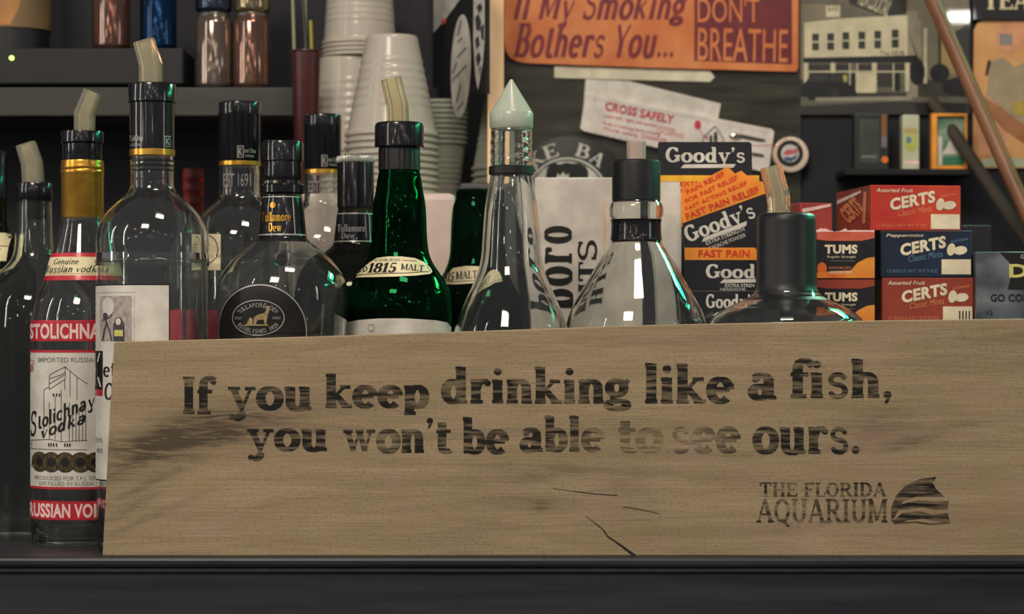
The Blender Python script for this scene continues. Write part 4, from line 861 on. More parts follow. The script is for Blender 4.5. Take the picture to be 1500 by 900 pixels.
a = Art(obl, base=.0006); a.poly([(695, -40), (711, -40), (711, 60), (708, 95), (701, 132), (697, 110), (694, 60)], PALE)
for p_ in ([(699, 10), (705, 4), (708, 12), (703, 20)], [(697, 26), (702, 20), (706, 32), (704, 46), (699, 44)], [(705, 40), (710, 34), (710, 60), (706, 56)], [(697, 58), (702, 52), (704, 66), (699, 72)], [(698, 84), (703, 76), (706, 86), (701, 98)], [(703, 100), (706, 96), (704, 112)]): a.poly(p_, DVI, 1)
a.build('patterned_sticker', o)
a = Art(obl, base=.0006); a.poly([(636, 48), (636, -50), (690, -50), (674, 0), (655, 26)], PALE); a.build('white_sticker', o)
mb = MB(); c_ = obl(653, 32, .001); mb.tube([c_, c_ + N_ * .002], .0035, mat('red_light_spot', (170, 60, 52), rough=.4), 14); mb.build('red_dot', o)  # red colour stands in for a small red light

# orange tin sign
YS = WALL - .012
ORG = mat('orange_enamel', (206, 112, 58), (222, 138, 82), rough=.4, scale=34, coat=.1, bump=.03); MAR = mat('maroon_enamel', (104, 34, 42), (120, 42, 46), rough=.35, coat=.2, scale=40); DPU = mat('maroon_script', (112, 34, 52), (142, 42, 50), rough=.35, scale=80)
o = thing('tin_sign', (wx(954, YS), WALL, wz(100, YS)), 'orange tin sign about smoking with a maroon block, on the wall', 'sign')
outl = [(740, -60), (739, 60), (741, 74), (747, 84), (757, 90), (772, 92.5), (950, 99), (1166, 105), (1169, 100), (1170, -60)]
mb = MB(); mb.prism([P(x, y, YS) for x, y in outl], [P(x, y, YS) + Vector((0, .005, 0)) for x, y in outl], ORG); mb.build('plate', o)
a = Art(plane(YS), base=.0003); SK = dict(font='slab', serif=False, thick=.2, thin=.12, shear=.32)
a.text('If My Smoking', 752, -18, 1006, 43, DPU, 1, **SK); a.text('Bothers You...', 752, 33, 986, 86, DPU, 1, **SK)
a.poly([(1017, -50), (1160, -50), (1160, 94), (1017, 89)], MAR, 0)
a.text("DON'T", 1022, -4, 1112, 33, ORG, 1); a.text('BREATHE', 1022, 42, 1154, 90, ORG, 1, rot=-1.2); a.build('lettering', o)
mb = MB(); mb.box((wx(800, WALL), YS + .005, wz(60, WALL)), (wx(1120, WALL), WALL - .006, wz(20, WALL)), INK); mb.build('mounting_pad', o)

# strip, card, ruler, badge
def card(name, label, cat, pts, Y, th, m, round_=0):
    mb = MB(); mb.prism([P(x, y, Y) for x, y in pts], [P(x, y, Y) + Vector((0, th, 0)) for x, y in pts], m)
    cx = sum(p_[0] for p_ in pts) / len(pts); yb = max(p_[1] for p_ in pts)
    return tag(mb.build(name, origin=P(cx, yb, Y + th)), label, cat)
card('paper_strip', 'narrow white paper strip on the wall just under the tin sign', 'paper', [(812, 97), (1040, 104), (1047, 113), (1040, 120), (812, 114)], WALL - .0085, .0022, mat('yellowish_white_card', (216, 208, 184), rough=.6))
card('blank_card', 'blank white tilted card behind the red-lettered ruler', 'card', [(858, 116), (922, 119), (1056, 152), (1050, 184), (855, 150)], WALL - .0085, .0022, WHITE)
YR = WALL - .0135
o = thing('ruler', (wx(990, YR), YR, wz(245, YR)), 'white plastic safety ruler with red lettering tilted on the wall', 'ruler')
pts = [(862, 138), (1130, 189), (1134, 193), (1126, 250), (1120, 252), (855, 192), (850, 188), (857, 141)]
mb = MB(); mb.prism([P(x, y, YR) for x, y in pts], [P(x, y, YR) + Vector((0, .005, 0)) for x, y in pts], mat('ruler_white', (226, 216, 208), rough=.3, coat=.3)); mb.build('strip', o)
a = Art(plane(YR), base=.0003); RD2 = mat('red_ruler_print', (196, 46, 70), rough=.5); PNK = mat('pale_red_print', (214, 128, 128), rough=.5)
ang = math.atan2(51, 268); ca, sa = math.cos(ang), math.sin(ang)
for i_ in range(62):
    x_ = 872 + i_ * 4.15; y_ = 140.5 + (x_ - 862) * 51 / 268; ln = 6 if i_ % 4 else 9; a.line([(x_, y_), (x_ - ln * sa, y_ + ln * ca)], .6, GREYP, 1)
for i_ in range(14): x_ = 872 + i_ * 9; y_ = 193.5 + (x_ - 855) * .226; a.line([(x_, y_ - 1), (x_ + 1, y_ - 5)], .6, GREYP, 1)
a.text('CROSS SAFELY', 886, 159, 988, 172, RD2, 1, bold=.03, rot=-11.5)
a.text('Look left, right, left before crossing', 884, 177, 990, 183, RD2, 1, rot=-11.5); a.text('Keep on looking while crossing', 883, 186, 968, 192, RD2, 1, rot=-11.5); a.text('Think safely', 883, 191, 935, 197, RD2, 1, rot=-11.5)
a.text('ORDERING', 962, 192, 1002, 199, PNK, 1, rot=-11.5); a.text('DANGER', 940, 200, 978, 206, RD2, 1, rot=-11.5)
a.ell(1022, 183, 5, 6.5, RD2, 1); a.line([(1024, 190), (1032, 200)], .9, RD2, 1)
a.line([(1030, 216), (1030, 202), (1047, 185), (1060, 203), (1058, 216)], 1.3, INK, 1)
for x_, y_, s_ in ((1041, 200, 1), (1048, 196, 1.25)):
    a.ell(x_, y_, 2 * s_, 2.2 * s_, INK, 1, 12); a.poly([(x_ - 2.5 * s_, y_ + 2 * s_), (x_ + 2.5 * s_, y_ + 2 * s_), (x_ + 2 * s_, y_ + 9 * s_), (x_ + 3 * s_, y_ + 14 * s_), (x_ + .5, y_ + 9 * s_), (x_ - 3 * s_, y_ + 14 * s_), (x_ - 1.5 * s_, y_ + 8 * s_)], INK, 1)
a.ell(1035, 202, 1.6, 3, RD2, 1, 12); a.line([(1075, 208), (1112, 214), (1134, 212)], .8, RD2, 1)
a.build('ruler_print', o)
DSL = mat('dark_slot', (70, 62, 48), rough=.5)
a = Art(plane(YR), base=.0004)
a.poly([(1072, 196), (1078, 195), (1120, 204), (1122, 208), (1112, 208), (1075, 201)], DSL); a.poly([(1100, 223), (1118, 226), (1120, 231), (1102, 229)], DSL); a.build('slot', o)
mb = MB(); mb.tube([P(1069, 198, YR - .002), P(1076, 199, YR - .003), P(1084, 200, YR - .002)], [.0016, .0026, .0016], mat('chrome_clip', (230, 228, 222), rough=.1, metal=1.0), 14); mb.build('clip', o, label='small bright chrome clip')
YB = YR - .004
o = thing('pin_badge', (wx(1158.5, YB), YB, wz(256, YB)), 'round white pin badge with a black ring at the end of the ruler', 'badge')
mb = MB(); c_ = P(1158.5, 226.5, YB); kk = S(YB) / PXM
mb.tube([c_ + Vector((0, .0085, 0)), c_ + Vector((0, .002, 0)), c_, c_ + Vector((0, -.0008, 0))], [25.5 * kk, 26.5 * kk, 25.5 * kk, 22 * kk], mat('badge_white', (228, 206, 186), rough=.3, coat=.3), 40); mb.build('disc', o)
a = Art(plane(YB), base=.0011); a.ell(1157, 225, 19.5, 19.5, INK, 0); a.ell(1157, 225, 13, 13, PALE, 1)
a.poly([(1146, 226), (1150, 221), (1156, 219), (1162, 220), (1168, 217), (1169, 224), (1161, 226), (1152, 228)], mat('badge_red', (206, 92, 104), rough=.4), 2); a.poly([(1147, 231), (1152, 230), (1160, 231), (1168, 226), (1166, 233), (1158, 237), (1150, 236)], mat('badge_blue', (62, 78, 122), rough=.4), 2)
a.line([(1170, 207), (1165, 228)], 1.2, GREYP, 2); a.ring(1158, 226, 23.5, 23.5, .8, RD2, 1, 120, 260); a.build('emblem', o)

# round black sign behind the white carton
YK = WALL - .02
o = thing('round_sign', (wx(832, YK), YK, wz(384, YK)), 'round black sign with a white lettered ring behind the white carton', 'sign')
mb = MB(); c_ = P(832, 291, YK); kk = S(YK) / PXM; mb.tube([c_ + Vector((0, .013, 0)), c_, c_ + Vector((0, -.0006, 0))], [92 * kk, 92 * kk, 90.5 * kk], INK, 64); mb.build('disc', o)
a = Art(plane(YK), base=.0009); a.ell(831, 292, 61, 61, PALE, 0, 64); a.ring(831, 292, 57, 57, 2.2, INK, 1); a.ell(831, 292, 55.5, 55.5, PALE, 1)
a.poly([(799, 262), (801, 248), (806, 241), (812, 239), (820, 241), (830, 238), (838, 240), (848, 239), (858, 244), (862, 252), (861, 266), (850, 268), (846, 320), (812, 320), (808, 268)], INK, 2)
a.poly([(815, 261), (817, 254), (821, 258), (825, 252), (829, 258), (833, 254), (833, 262)], PALE, 3)
a.arctext('KE BA', 831, 293, 75, 137, 44, 20, PALE, 1, font='slab', wf=1.0)
for p_ in ([(781, 258), (789, 249), (797, 246)], [(784, 246), (790, 252)]): a.line(p_, 3, PALE, 1)
a.build('sign_print', o)

# white carton with upright lettering
Y = .25
o = carton('cigarette_carton', 'white carton with big upright black lettering beside the clear decanter', 'carton', 783, 260, 942, Y, .05, mat('white_carton', (204, 194, 184), rough=.55))
a = Art(plane(Y), base=.0002)
def upright(a, s_, x0, x1, y0, y1, **kw):
    cx, cy = (x0 + x1) / 2, (y0 + y1) / 2; w_, h_ = (y1 - y0), (x1 - x0); a.text(s_, cx - w_ / 2, cy - h_ / 2, cx + w_ / 2, cy + h_ / 2, INK, 1, 'slab', rot=90, **kw)
upright(a, 'o', 797, 838, 331, 357, thick=.26, thin=.05); upright(a, 'r', 798, 838, 362, 386, thick=.2, thin=.05); upright(a, 'o', 798, 839, 390, 419, thick=.26, thin=.05); upright(a, 'b', 784, 840, 423, 452, thick=.24, thin=.05)
upright(a, 'S', 846, 875, 352, 381, thick=.16, thin=.06); upright(a, 'T', 847, 874, 384, 412, thick=.2, thin=.05); upright(a, 'H', 847, 874, 416, 446, thick=.2, thin=.05)
a.rect(884, 294, 886.5, 366, mat('faint_orange_print', (222, 176, 130), rough=.6), 1); a.build('lettering', o)

# ------------------------------------------------------------------ headache powder display
Y = .21
YEL = mat('yellow_card', (238, 178, 48), rough=.45); ORP = mat('orange_packet_print', (238, 140, 40), (248, 160, 62), rough=.35, coat=.25, scale=40); RDT = mat('red_packet_print', (212, 62, 40), rough=.4); BKP = mat('black_packet_print', (30, 30, 36), rough=.35, coat=.25); PKI = mat('pinkish_orange_print', (236, 148, 110), rough=.4)
o = thing('powder_display', (wx(1035, Y), Y + .02, 0), 'black, white and yellow counter display box holding orange powder packets', 'display box')
mb = MB(); mb.box((wx(966, Y), Y, 0), (wx(1112, Y), Y + .035, wz(257, Y)), WHITE, .0008); mb.build('carton', o)
mb = MB(); fr = [(964, 258), (964, 210), (966, 208), (1098, 208), (1101, 211), (1102, 258)]; mb.prism([P(x, y, Y) for x, y in fr], [P(x, y, Y) + Vector((0, .0015, 0)) for x, y in fr], BKP); mb.build('header_card', o)
a = Art(plane(Y), base=.0003); a.text("Goody's", 975, 215.5, 1091, 239 + 6, WHITE, 1, 'slab', thick=.2, thin=.09, ser=.09); a.poly([(997, 246.5), (1002, 241), (1078, 240.5), (1074, 246)], WHITE, 1)
a.rect(967, 257, 1112, 266, YEL, 0); a.rect(998, 266, 1112, 330, ORP, 0); a.text('EXTRA FAST', 996, 266, 1065, 273, RDT, 1, bold=.02); a.text('HEADACHE', 997, 276, 1060, 283, RDT, 1, bold=.02); a.rect(998, 330, 1112, 470, BKP, 0); a.build('front_print', o)
Yt = Y - .024
mb = MB(); mb.box((wx(1003, Yt), Yt, 0), (wx(1118, Yt), Y, wz(426, Yt)), BKP, .0006); mb.build('tray', o)
a = Art(plane(Yt), base=.0003); a.text("Goody's", 1034, 431, 1108, 458, WHITE, 1, 'slab', thick=.2, thin=.09); a.poly([(1044, 463), (1050, 458), (1110, 457), (1106, 462)], WHITE, 1); a.build('tray_print', o)
def packet(label, Yp, orange, black, prints):
    allp = orange + black; cx = sum(p_[0] for p_ in allp) / len(allp)
    o = thing('powder_packet', (wx(cx, Yp), Yp + .001, wz(max(p_[1] for p_ in allp), Yp)), label, 'packet', 'powder packets in the display')
    mb = MB()
    for pts_, m_ in ((orange, ORP), (black, BKP)):
        if pts_: mb.prism([P(x, y, Yp) for x, y in pts_], [P(x, y, Yp) + Vector((0, .0015, 0)) for x, y in pts_], m_)
    mb.build('envelope', o); a = Art(plane(Yp), base=.0003); prints(a); a.build('packet_print', o)
def pr1(a): a.text('PAIN RELIEF', 1002, 264.5, 1064, 271.5, RDT, 1, bold=.025, rot=27.5)
packet('steepest orange packet of the fan, its corner poking up highest', Y - .004, [(998, 318), (998, 281), (1066, 244), (1076, 254), (1030, 330)], [(998, 318), (1030, 330), (1030, 420), (1004, 420)], pr1)
def pr2(a): a.text('FOR FAST RELIEF', 1000, 274, 1084, 281, RDT, 1, bold=.02, rot=25)
packet('second orange packet of the fan, just under the steepest one', Y - .008, [(998, 330), (998, 291), (1086, 250), (1096, 259), (1098, 300), (1020, 340)], [(998, 330), (1020, 340), (1060, 420), (1006, 420)], pr2)
def pr3(a): a.text('FAST ACTING RELIEF', 1000, 284, 1098, 290.5, RDT, 1, bold=.02, rot=23.5)
packet('third orange packet of the fan with small red lettering', Y - .012, [(998, 332), (998, 301), (1098, 257), (1108, 264), (1112, 290), (1020, 340)], [(998, 332), (1020, 340), (1080, 420), (1008, 420)], pr3)
def pr4(a):
    a.text('FAST PAIN RELIEF', 1001, 292.5, 1115, 302.5, RDT, 1, bold=.03, rot=21)
    a.text("Goody's", 1001, 313, 1108, 345, WHITE, 1, 'slab', thick=.2, thin=.09, ser=.09, rot=21)
    a.poly([(1028, 355), (1031, 348), (1094, 324), (1093, 331)], WHITE, 1)
    a.text('EXTRA STRENGTH', 1032, 343, 1092, 349, PALE, 1, bold=.01, rot=21); a.text('HEADACHE POWDER', 1034, 352, 1094, 357.5, PALE, 1, rot=21)
packet('big slanted packet, orange above and black below, foremost of the fan', Y - .016, [(1000, 327), (998, 312), (1110, 265), (1119, 267), (1123, 283)], [(1000, 327), (1123, 283), (1128, 330), (1110, 430), (1006, 430)], pr4)
def pr5(a):
    a.rect(1005, 381, 1107, 426, BKP, 0); a.text('FAST PAIN', 1023, 366, 1098, 377, RDT, 1, bold=.03)
    a.text('Good', 1034, 387, 1106, 408, WHITE, 1, 'slab', thick=.2, thin=.09, ser=.09)
    a.poly([(1054, 415), (1060, 409.5), (1107, 409), (1107, 414)], WHITE, 1); a.text('EXTRA STREN', 1062, 416, 1105, 421, PALE, 1, bold=.015); a.text('HEADACHE', 1055, 422, 1092, 426, PALE, 1)
packet('upright packet with a straight orange top edge at the tray front', Y - .0205, [(1003, 381), (1003, 363), (1106, 363), (1109, 367), (1109, 381)], [(1003, 381), (1109, 381), (1109, 450), (1003, 450)], pr5)

# ------------------------------------------------------------------ mints and antacids on a low riser
ZRI = .1712
mb = MB(); mb.box((wx(1188, .16), .146, 0), (wx(1640, .16), .40, ZRI), mat('dark_riser_wood', (56, 50, 46), rough=.6, scale=30), .002)
tag(mb.build('riser', origin=(.32, .27, 0)), 'dark plain wooden riser under the candy boxes, hidden behind the plank', 'riser')
def candy(name, label, cat, x0, y0, x1, Y, depth, z0, m, side=None, phi=0.0, group=None):
    """box standing at z0 with front face columns x0..x1, top row y0; phi turns it about its near corner"""
    k = S(Y) / PXM; X0 = wx(x0, Y); W = (x1 - x0) * k / math.cos(phi); z1 = wz(y0, Y)
    o = thing(name, (X0 + W / 2, Y + depth / 2, z0), label, cat, group)
    mb = MB(); mb.box((X0, Y, z0), (X0 + W, Y + depth, z1), m, .0008, rot=phi, pivot=(X0, Y, 0)); mb.build('carton', o)
    c_, s_ = math.cos(phi), math.sin(phi)
    def front(x, y, h): u = (x - x0) * k / c_; return Vector((X0 + u * c_ + h * s_, Y + u * s_ - h * c_, wz(y, Y)))
    def left(x, y, h):     # x: 0 at the near corner, 1 at the far one
        return Vector((X0 - s_ * depth * x - c_ * h, Y + c_ * depth * x - s_ * h, wz(y, Y)))
    return o, front, left, z1
CRD = mat('red_mint_card', (176, 30, 44), (208, 74, 46), rough=.35, coat=.25, scale=14); CNV = mat('navy_mint_card', (23, 27, 37), (31, 47, 72), rough=.35, coat=.25, scale=14); WOR = mat('warm_white_print', (232, 216, 186), rough=.5); PKW = mat('faded_orange_print', (226, 132, 88), rough=.5); BLP = mat('faded_blue_print', (96, 128, 164), rough=.5)
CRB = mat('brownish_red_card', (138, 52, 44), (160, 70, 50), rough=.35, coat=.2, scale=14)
def mints(label, x0, y0, x1, Y, z0, m, title, sub, phi=0.0, depth=.06, bars=False):
    o, fr, lf, z1 = candy('mint_box', label, 'candy box', x0, y0, x1, Y, depth, z0, m, phi=phi)
    wd, ht = x1 - x0, 66.0
    a = Art(fr, base=.0003); X = lambda f_: x0 + wd * f_; Yy = lambda f_: y0 + ht * f_
    a.text(title, X(.06), Yy(.07), X(.47), Yy(.16), WOR, 1, shear=.25, bold=.01)
    a.text('CERTS', X(.21), Yy(.205), X(.72), Yy(.475), WOR, 1, bold=.045, shear=.15, rot=11)
    a.text('Classic Mints', X(.30), Yy(.5), X(.68), Yy(.64), sub, 1, shear=.25, rot=9)
    a.ell(X(.77), Yy(.42), wd * .045, ht * .14, WOR, 1, 24, rot=12); a.ell(X(.87), Yy(.44), wd * .075, ht * .095, WOR, 1, 24, rot=-8)
    a.text('12 ROLLS NET WT 9 OZ', X(.07), Yy(.86), X(.62), Yy(.93), sub, 1); a.rect(X(.665), Yy(.64), X(.985), Yy(.97), WOR, 1)
    if bars:
        for i_ in range(4): a.rect(X(.84 + .035 * i_), Yy(.74), X(.855 + .035 * i_), Yy(.96), INK, 2)
    a.text('breath freshener', X(.77), Yy(.17), X(.96), Yy(.24), sub, 1, rot=10)
    a.build('front_print', o); return o, lf, z1
Yq = .165
o, lf, z1 = mints('red candy box directly on the riser, lowest of its stack', 1292, 407, 1426, Yq, ZRI, CRB, 'Assorted Fruit', PKW, bars=True)
o, lf, z2 = mints('navy candy box between the two red candy boxes', 1290, 338, 1424, Yq, z1 + .0002, CNV, 'Peppermint', BLP)
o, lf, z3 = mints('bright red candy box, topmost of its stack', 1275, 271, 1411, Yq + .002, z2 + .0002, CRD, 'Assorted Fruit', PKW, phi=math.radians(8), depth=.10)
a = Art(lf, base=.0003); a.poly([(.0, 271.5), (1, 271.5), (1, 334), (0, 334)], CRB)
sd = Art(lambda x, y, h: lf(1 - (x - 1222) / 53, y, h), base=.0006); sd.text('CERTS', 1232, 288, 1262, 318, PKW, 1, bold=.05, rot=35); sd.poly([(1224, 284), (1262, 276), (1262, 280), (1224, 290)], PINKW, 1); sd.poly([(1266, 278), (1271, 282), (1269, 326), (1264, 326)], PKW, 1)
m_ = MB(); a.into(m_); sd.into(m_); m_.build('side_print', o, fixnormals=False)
def tums(label, y0, ztop, z0, dim):
    TB = mat('antacid_black', (30, 28, 34), rough=.35, coat=.2); o, fr, lf, z1 = candy('antacid_box', label, 'box', 1196, y0, 1281, .16, .07, z0, TB)
    a = Art(fr, base=.0003); Yy = lambda f_: y0 + 70 * f_
    a.poly([(1196.5, Yy(.01)), (1281, Yy(.01)), (1281, Yy(.14)), (1262, Yy(.2)), (1212, Yy(.2)), (1196.5, Yy(.17))], mat('salmon_print', (196, 84, 62), (214, 104, 84), rough=.45, scale=60) if not dim else CRB, 1)  # lower strip coloured duller to imitate dimming by the bottle glass before it
    a.text('TUMS', 1208, Yy(.28), 1256, Yy(.47), WOR, 1, bold=.045); a.text('Regular Strength', 1212, Yy(.51), 1253, Yy(.57), WOR, 1); a.line([(1215, Yy(.62)), (1252, Yy(.62))], .6, GREYP, 1)
    a.ell(1204, Yy(.78), 7, 9, mat('orange_fruit_print', (224, 104, 40), rough=.45), 1, 24); a.poly([(1196.5, Yy(.86)), (1246, Yy(.82)), (1256, Yy(.66)), (1270, Yy(.56)), (1281, Yy(.54)), (1281, Yy(.98)), (1196.5, Yy(.98))], mat('orange_fruit_blend', (214, 96, 44), (236, 160, 60), rough=.45, scale=30), 1)
    a.text('ANTACID', 1213, Yy(.74), 1246, Yy(.79), PKW, 2); a.text('ASSORTED FRUIT', 1214, Yy(.83), 1248, Yy(.89), WOR, 2, bold=.02); a.build('front_print', o); return z1, o
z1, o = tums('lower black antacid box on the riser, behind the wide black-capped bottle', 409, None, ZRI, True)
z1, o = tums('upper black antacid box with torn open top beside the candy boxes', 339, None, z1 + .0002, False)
mb = MB(); n_ = 26; fr_ = [P(1196 + 85 * i / n_, 337.6 - (2.2 * math.sin(i * .55) + 1.8 * random.random() if i < 14 else .6 * random.random()), .16) for i in range(n_ + 1)]; lo_ = [P(1281, 340, .16), P(1196, 341, .16)]
mb.prism(fr_ + lo_, [p + Vector((0, .0012, 0)) for p in fr_ + lo_], PINKW); mb.build('torn_edge', o, label='ragged pinkish white torn edge')
o, fr, lf, z_ = candy('mint_box', 'pinkish red candy box lying behind the black antacid boxes', 'candy box', 1172, 297, 1221, .245, .05, z1 + .0003, mat('rose_red_card', (160, 56, 58), (186, 84, 78), rough=.35, coat=.25, scale=20), phi=math.radians(14))
mb = MB(); z0_ = ZRI; mb.box((wx(1176, .245), .25, ZRI), (wx(1245, .245), .31, z1), TB_ := mat('plain_brown_card', (88, 66, 54), rough=.6), .001)
tag(mb.build('storage_box', origin=(wx(1210, .245), .28, ZRI)), 'plain brown card box hidden behind the black antacid boxes', 'box')
a = Art(fr, base=.0003); a.poly([(1175, 306), (1218, 298), (1218, 302), (1175, 312)], PINKW, 1); a.build('front_print', o)
# icy gum box
ICE = mat('icy_grey_card', (58, 66, 74), (128, 132, 138), rough=.3, coat=.3, scale=24, stretch=(1, 1, 1.6))
o, fr, lf, z_ = candy('gum_box', 'icy blue grey gum box with a big yellow initial', 'box', 1430, 369, 1630, .155, .09, ZRI, ICE)
a = Art(fr, base=.0003); a.poly([(1464, 370), (1629, 370), (1629, 430), (1476, 424), (1482, 400), (1478, 384)], INK, 0); a.text('Dentyne', 1478, 387, 1618, 413, mat('pale_yellow_print', (206, 200, 120), rough=.45), 1, 'sans', bold=.03); a.text('GO COLD', 1451, 431, 1515, 442, INK, 1, bold=.02)
a.text('12', 1446, 455, 1454, 462, INK, 1); a.text('G', 1495, 373, 1501, 379, PALE, 1); a.build('front_print', o)
carton('storage_box', 'plain black box standing behind the candy stack', 'box', 1408, 330, 1452, .27, .06, mat('plain_black_card', (26, 26, 32), rough=.5), z0=ZRI)

# ------------------------------------------------------------------ right wall: building photograph, posters, reflection stand-ins, rods
YP = WALL - .004
o = thing('photo_print', (wx(1294, YP), WALL, wz(168, YP)), 'black and white photograph of a two-storey corner building on the wall', 'picture')
mb = MB(); mb.box((wx(1170, YP), YP, wz(168, YP)), (wx(1421, YP), WALL, wz(-60, YP)), mat('photo_dark', (62, 60, 52), rough=.35, coat=.8), .0004); mb.build('print', o)
def G(n_, v, c=.6): return mat('photo_tone_' + n_, v, rough=.3, coat=c)
g1, g2, g3, g4, g5, g6 = G('pale', (206, 196, 164)), G('grey', (150, 144, 124)), G('mid', (104, 100, 86)), G('dark', (54, 52, 48)), G('black', (32, 32, 34)), G('sky', (128, 120, 98))
a = Art(plane(YP), base=.0003, eps=.00012); a.tr = lambda x, y: (1150 + x / 3.6, y / 3.6)
a.rect(75, -200, 970, 420, g6, 0)
a.poly([(75, -200), (380, -200), (660, -100), (640, 85), (290, 95), (210, 20), (75, 20)], g3, 1); a.poly([(300, -200), (340, 20), (520, 90), (640, 70), (640, -60), (420, -200)], g4, 2)
a.text('MEN COCKTAIL', 390, -30, 560, 60, g1, 3, bold=.02, rot=-24); a.rect(215, 30, 290, 90, g1, 2); a.text('BAR', 225, 36, 282, 60, g4, 3)
a.poly([(100, 120), (300, 98), (645, 80), (645, 300), (100, 306)], g1, 3); a.rect(640, 60, 700, 520, g2, 2); a.poly([(645, 80), (720, 110), (720, 300), (645, 300)], g2, 3)
for x_, y0_, y1_ in ((142, 178, 266), (222, 176, 264), (302, 170, 260), (386, 168, 258), (470, 163, 256), (562, 156, 252)):
    a.rect(x_, y0_, x_ + 36, y1_, g4, 4); a.rect(x_, (y0_ + y1_) / 2 - 4, x_ + 36, (y0_ + y1_) / 2 + 4, g1, 5)
a.text('The HUB', 496, 268, 630, 292, g3, 4, bold=.02)
a.poly([(96, 306), (690, 292), (700, 330), (96, 332)], g5, 4)
a.rect(100, 332, 660, 490, g3, 4); a.rect(372, 385, 480, 490, g1, 5)
for x_ in (98, 240, 458, 632): a.rect(x_, 332, x_ + 24, 484, g1, 6)
for x_ in (338, 378, 568): a.rect(x_, 335, x_ + 6, 480, g1, 6)
a.rect(112, 375, 640, 382, g1, 6); a.rect(482, 385, 566, 460, g4, 5); a.rect(575, 385, 606, 482, g5, 5); a.rect(115, 340, 236, 374, g4, 5); a.rect(268, 340, 336, 374, g4, 5); a.rect(384, 340, 456, 374, g4, 5); a.rect(486, 336, 630, 374, g4, 5); a.rect(326, 388, 372, 490, g5, 5)
a.poly([(75, 500), (85, 455), (110, 430), (140, 385), (320, 385), (330, 440), (370, 470), (380, 505), (330, 512), (120, 512)], g5, 7); a.poly([(116, 430), (148, 392), (230, 392), (230, 430)], g4, 8); a.poly([(240, 392), (300, 392), (310, 430), (240, 430)], g4, 8)
a.ell(140, 508, 22, 22, g5, 8, 20); a.ell(262, 490, 20, 22, g4, 8, 20); a.poly([(300, 398), (326, 398), (326, 432), (304, 432)], G('yellowish', (180, 170, 90)), 8)
a.rect(75, 512, 970, 605, g3, 5); a.poly([(75, 560), (600, 535), (970, 545), (970, 605), (75, 605)], g4, 6); a.poly([(160, 516), (680, 508), (660, 530), (160, 535)], g2, 6)
a.ell(695, 380, 42, 70, g5, 5, 24); a.ell(815, 385, 52, 48, g5, 5, 24); a.rect(808, 150, 822, 350, g4, 4); a.rect(730, 150, 748, 440, g1, 4)
a.poly([(700, 330), (716, 350), (640, 130)], g4, 5); a.poly([(830, 430), (960, 390), (970, 510), (840, 490)], g5, 5); a.rect(820, 210, 900, 390, G('tan', (176, 152, 96)), 3); a.poly([(850, 200), (970, 120), (970, 390), (915, 380)], g4, 3)
a.poly([(680, 545), (950, 545), (950, 600), (700, 600)], g5, 7)
a.build('printed_image', o)

o = thing('dark_sign', (wx(1480, YP), WALL, wz(31, YP)), 'black sign with cream capitals above the tan poster', 'sign')
mb = MB(); mb.box((wx(1423, YP), YP - .004, wz(30, YP)), (wx(1580, YP), WALL, wz(-60, YP)), BKP, .0006); mb.build('plate', o)
a = Art(plane(YP - .004), base=.0003); a.text('TEA', 1441, -14, 1509, 14, CREAM, 1, 'slab', thick=.2, thin=.1); a.build('lettering', o)
o = thing('poster', (wx(1500, YP), WALL, wz(246, YP)), 'faded orange tan poster showing a grey figure, under the black sign', 'poster')
mb = MB(); fr = [(1425, 246), (1427, 44), (1432, 34), (1440, 30), (1590, 30), (1590, 246)]; mb.prism([P(x, y, YP) for x, y in fr], [P(x, y, YP) + Vector((0, .003, 0)) for x, y in fr], mat('tan_orange_paper', (204, 146, 90), (222, 172, 114), rough=.5, scale=24)); mb.build('sheet', o)
a = Art(plane(YP), base=.0003); FG = mat('grey_figure_print', (150, 132, 108), (168, 152, 122), rough=.5, scale=50); FB = mat('brown_figure_print', (150, 98, 62), (170, 116, 74), rough=.5, scale=50); FS = mat('salmon_figure_print', (214, 152, 112), rough=.5)
a.poly([(1450, 90), (1470, 84), (1485, 98), (1520, 84), (1560, 90), (1560, 190), (1500, 190), (1470, 160), (1445, 140)], FG, 0); a.ell(1480, 52, 22, 26, FS, 0); a.rect(1464, 50, 1483, 66, GREYP, 1); a.poly([(1447, 88), (1452, 90), (1446, 112), (1443, 110)], INK, 1)
a.poly([(1436, 138), (1470, 160), (1510, 190), (1560, 195), (1560, 226), (1500, 210), (1440, 170)], FB, 1); a.poly([(1430, 165), (1452, 172), (1476, 196), (1480, 228), (1432, 228)], FS, 1); a.poly([(1482, 150), (1500, 146), (1502, 170), (1486, 168)], mat('olive_yellow_print', (172, 150, 66), rough=.5), 1)
a.build('printed_figure', o)
a = Art(plane(YP), base=.0003); a.rect(1440, 232, 1589, 244, mat('pale_green_margin', (170, 178, 150), rough=.5)); a.build('bottom_margin', o)

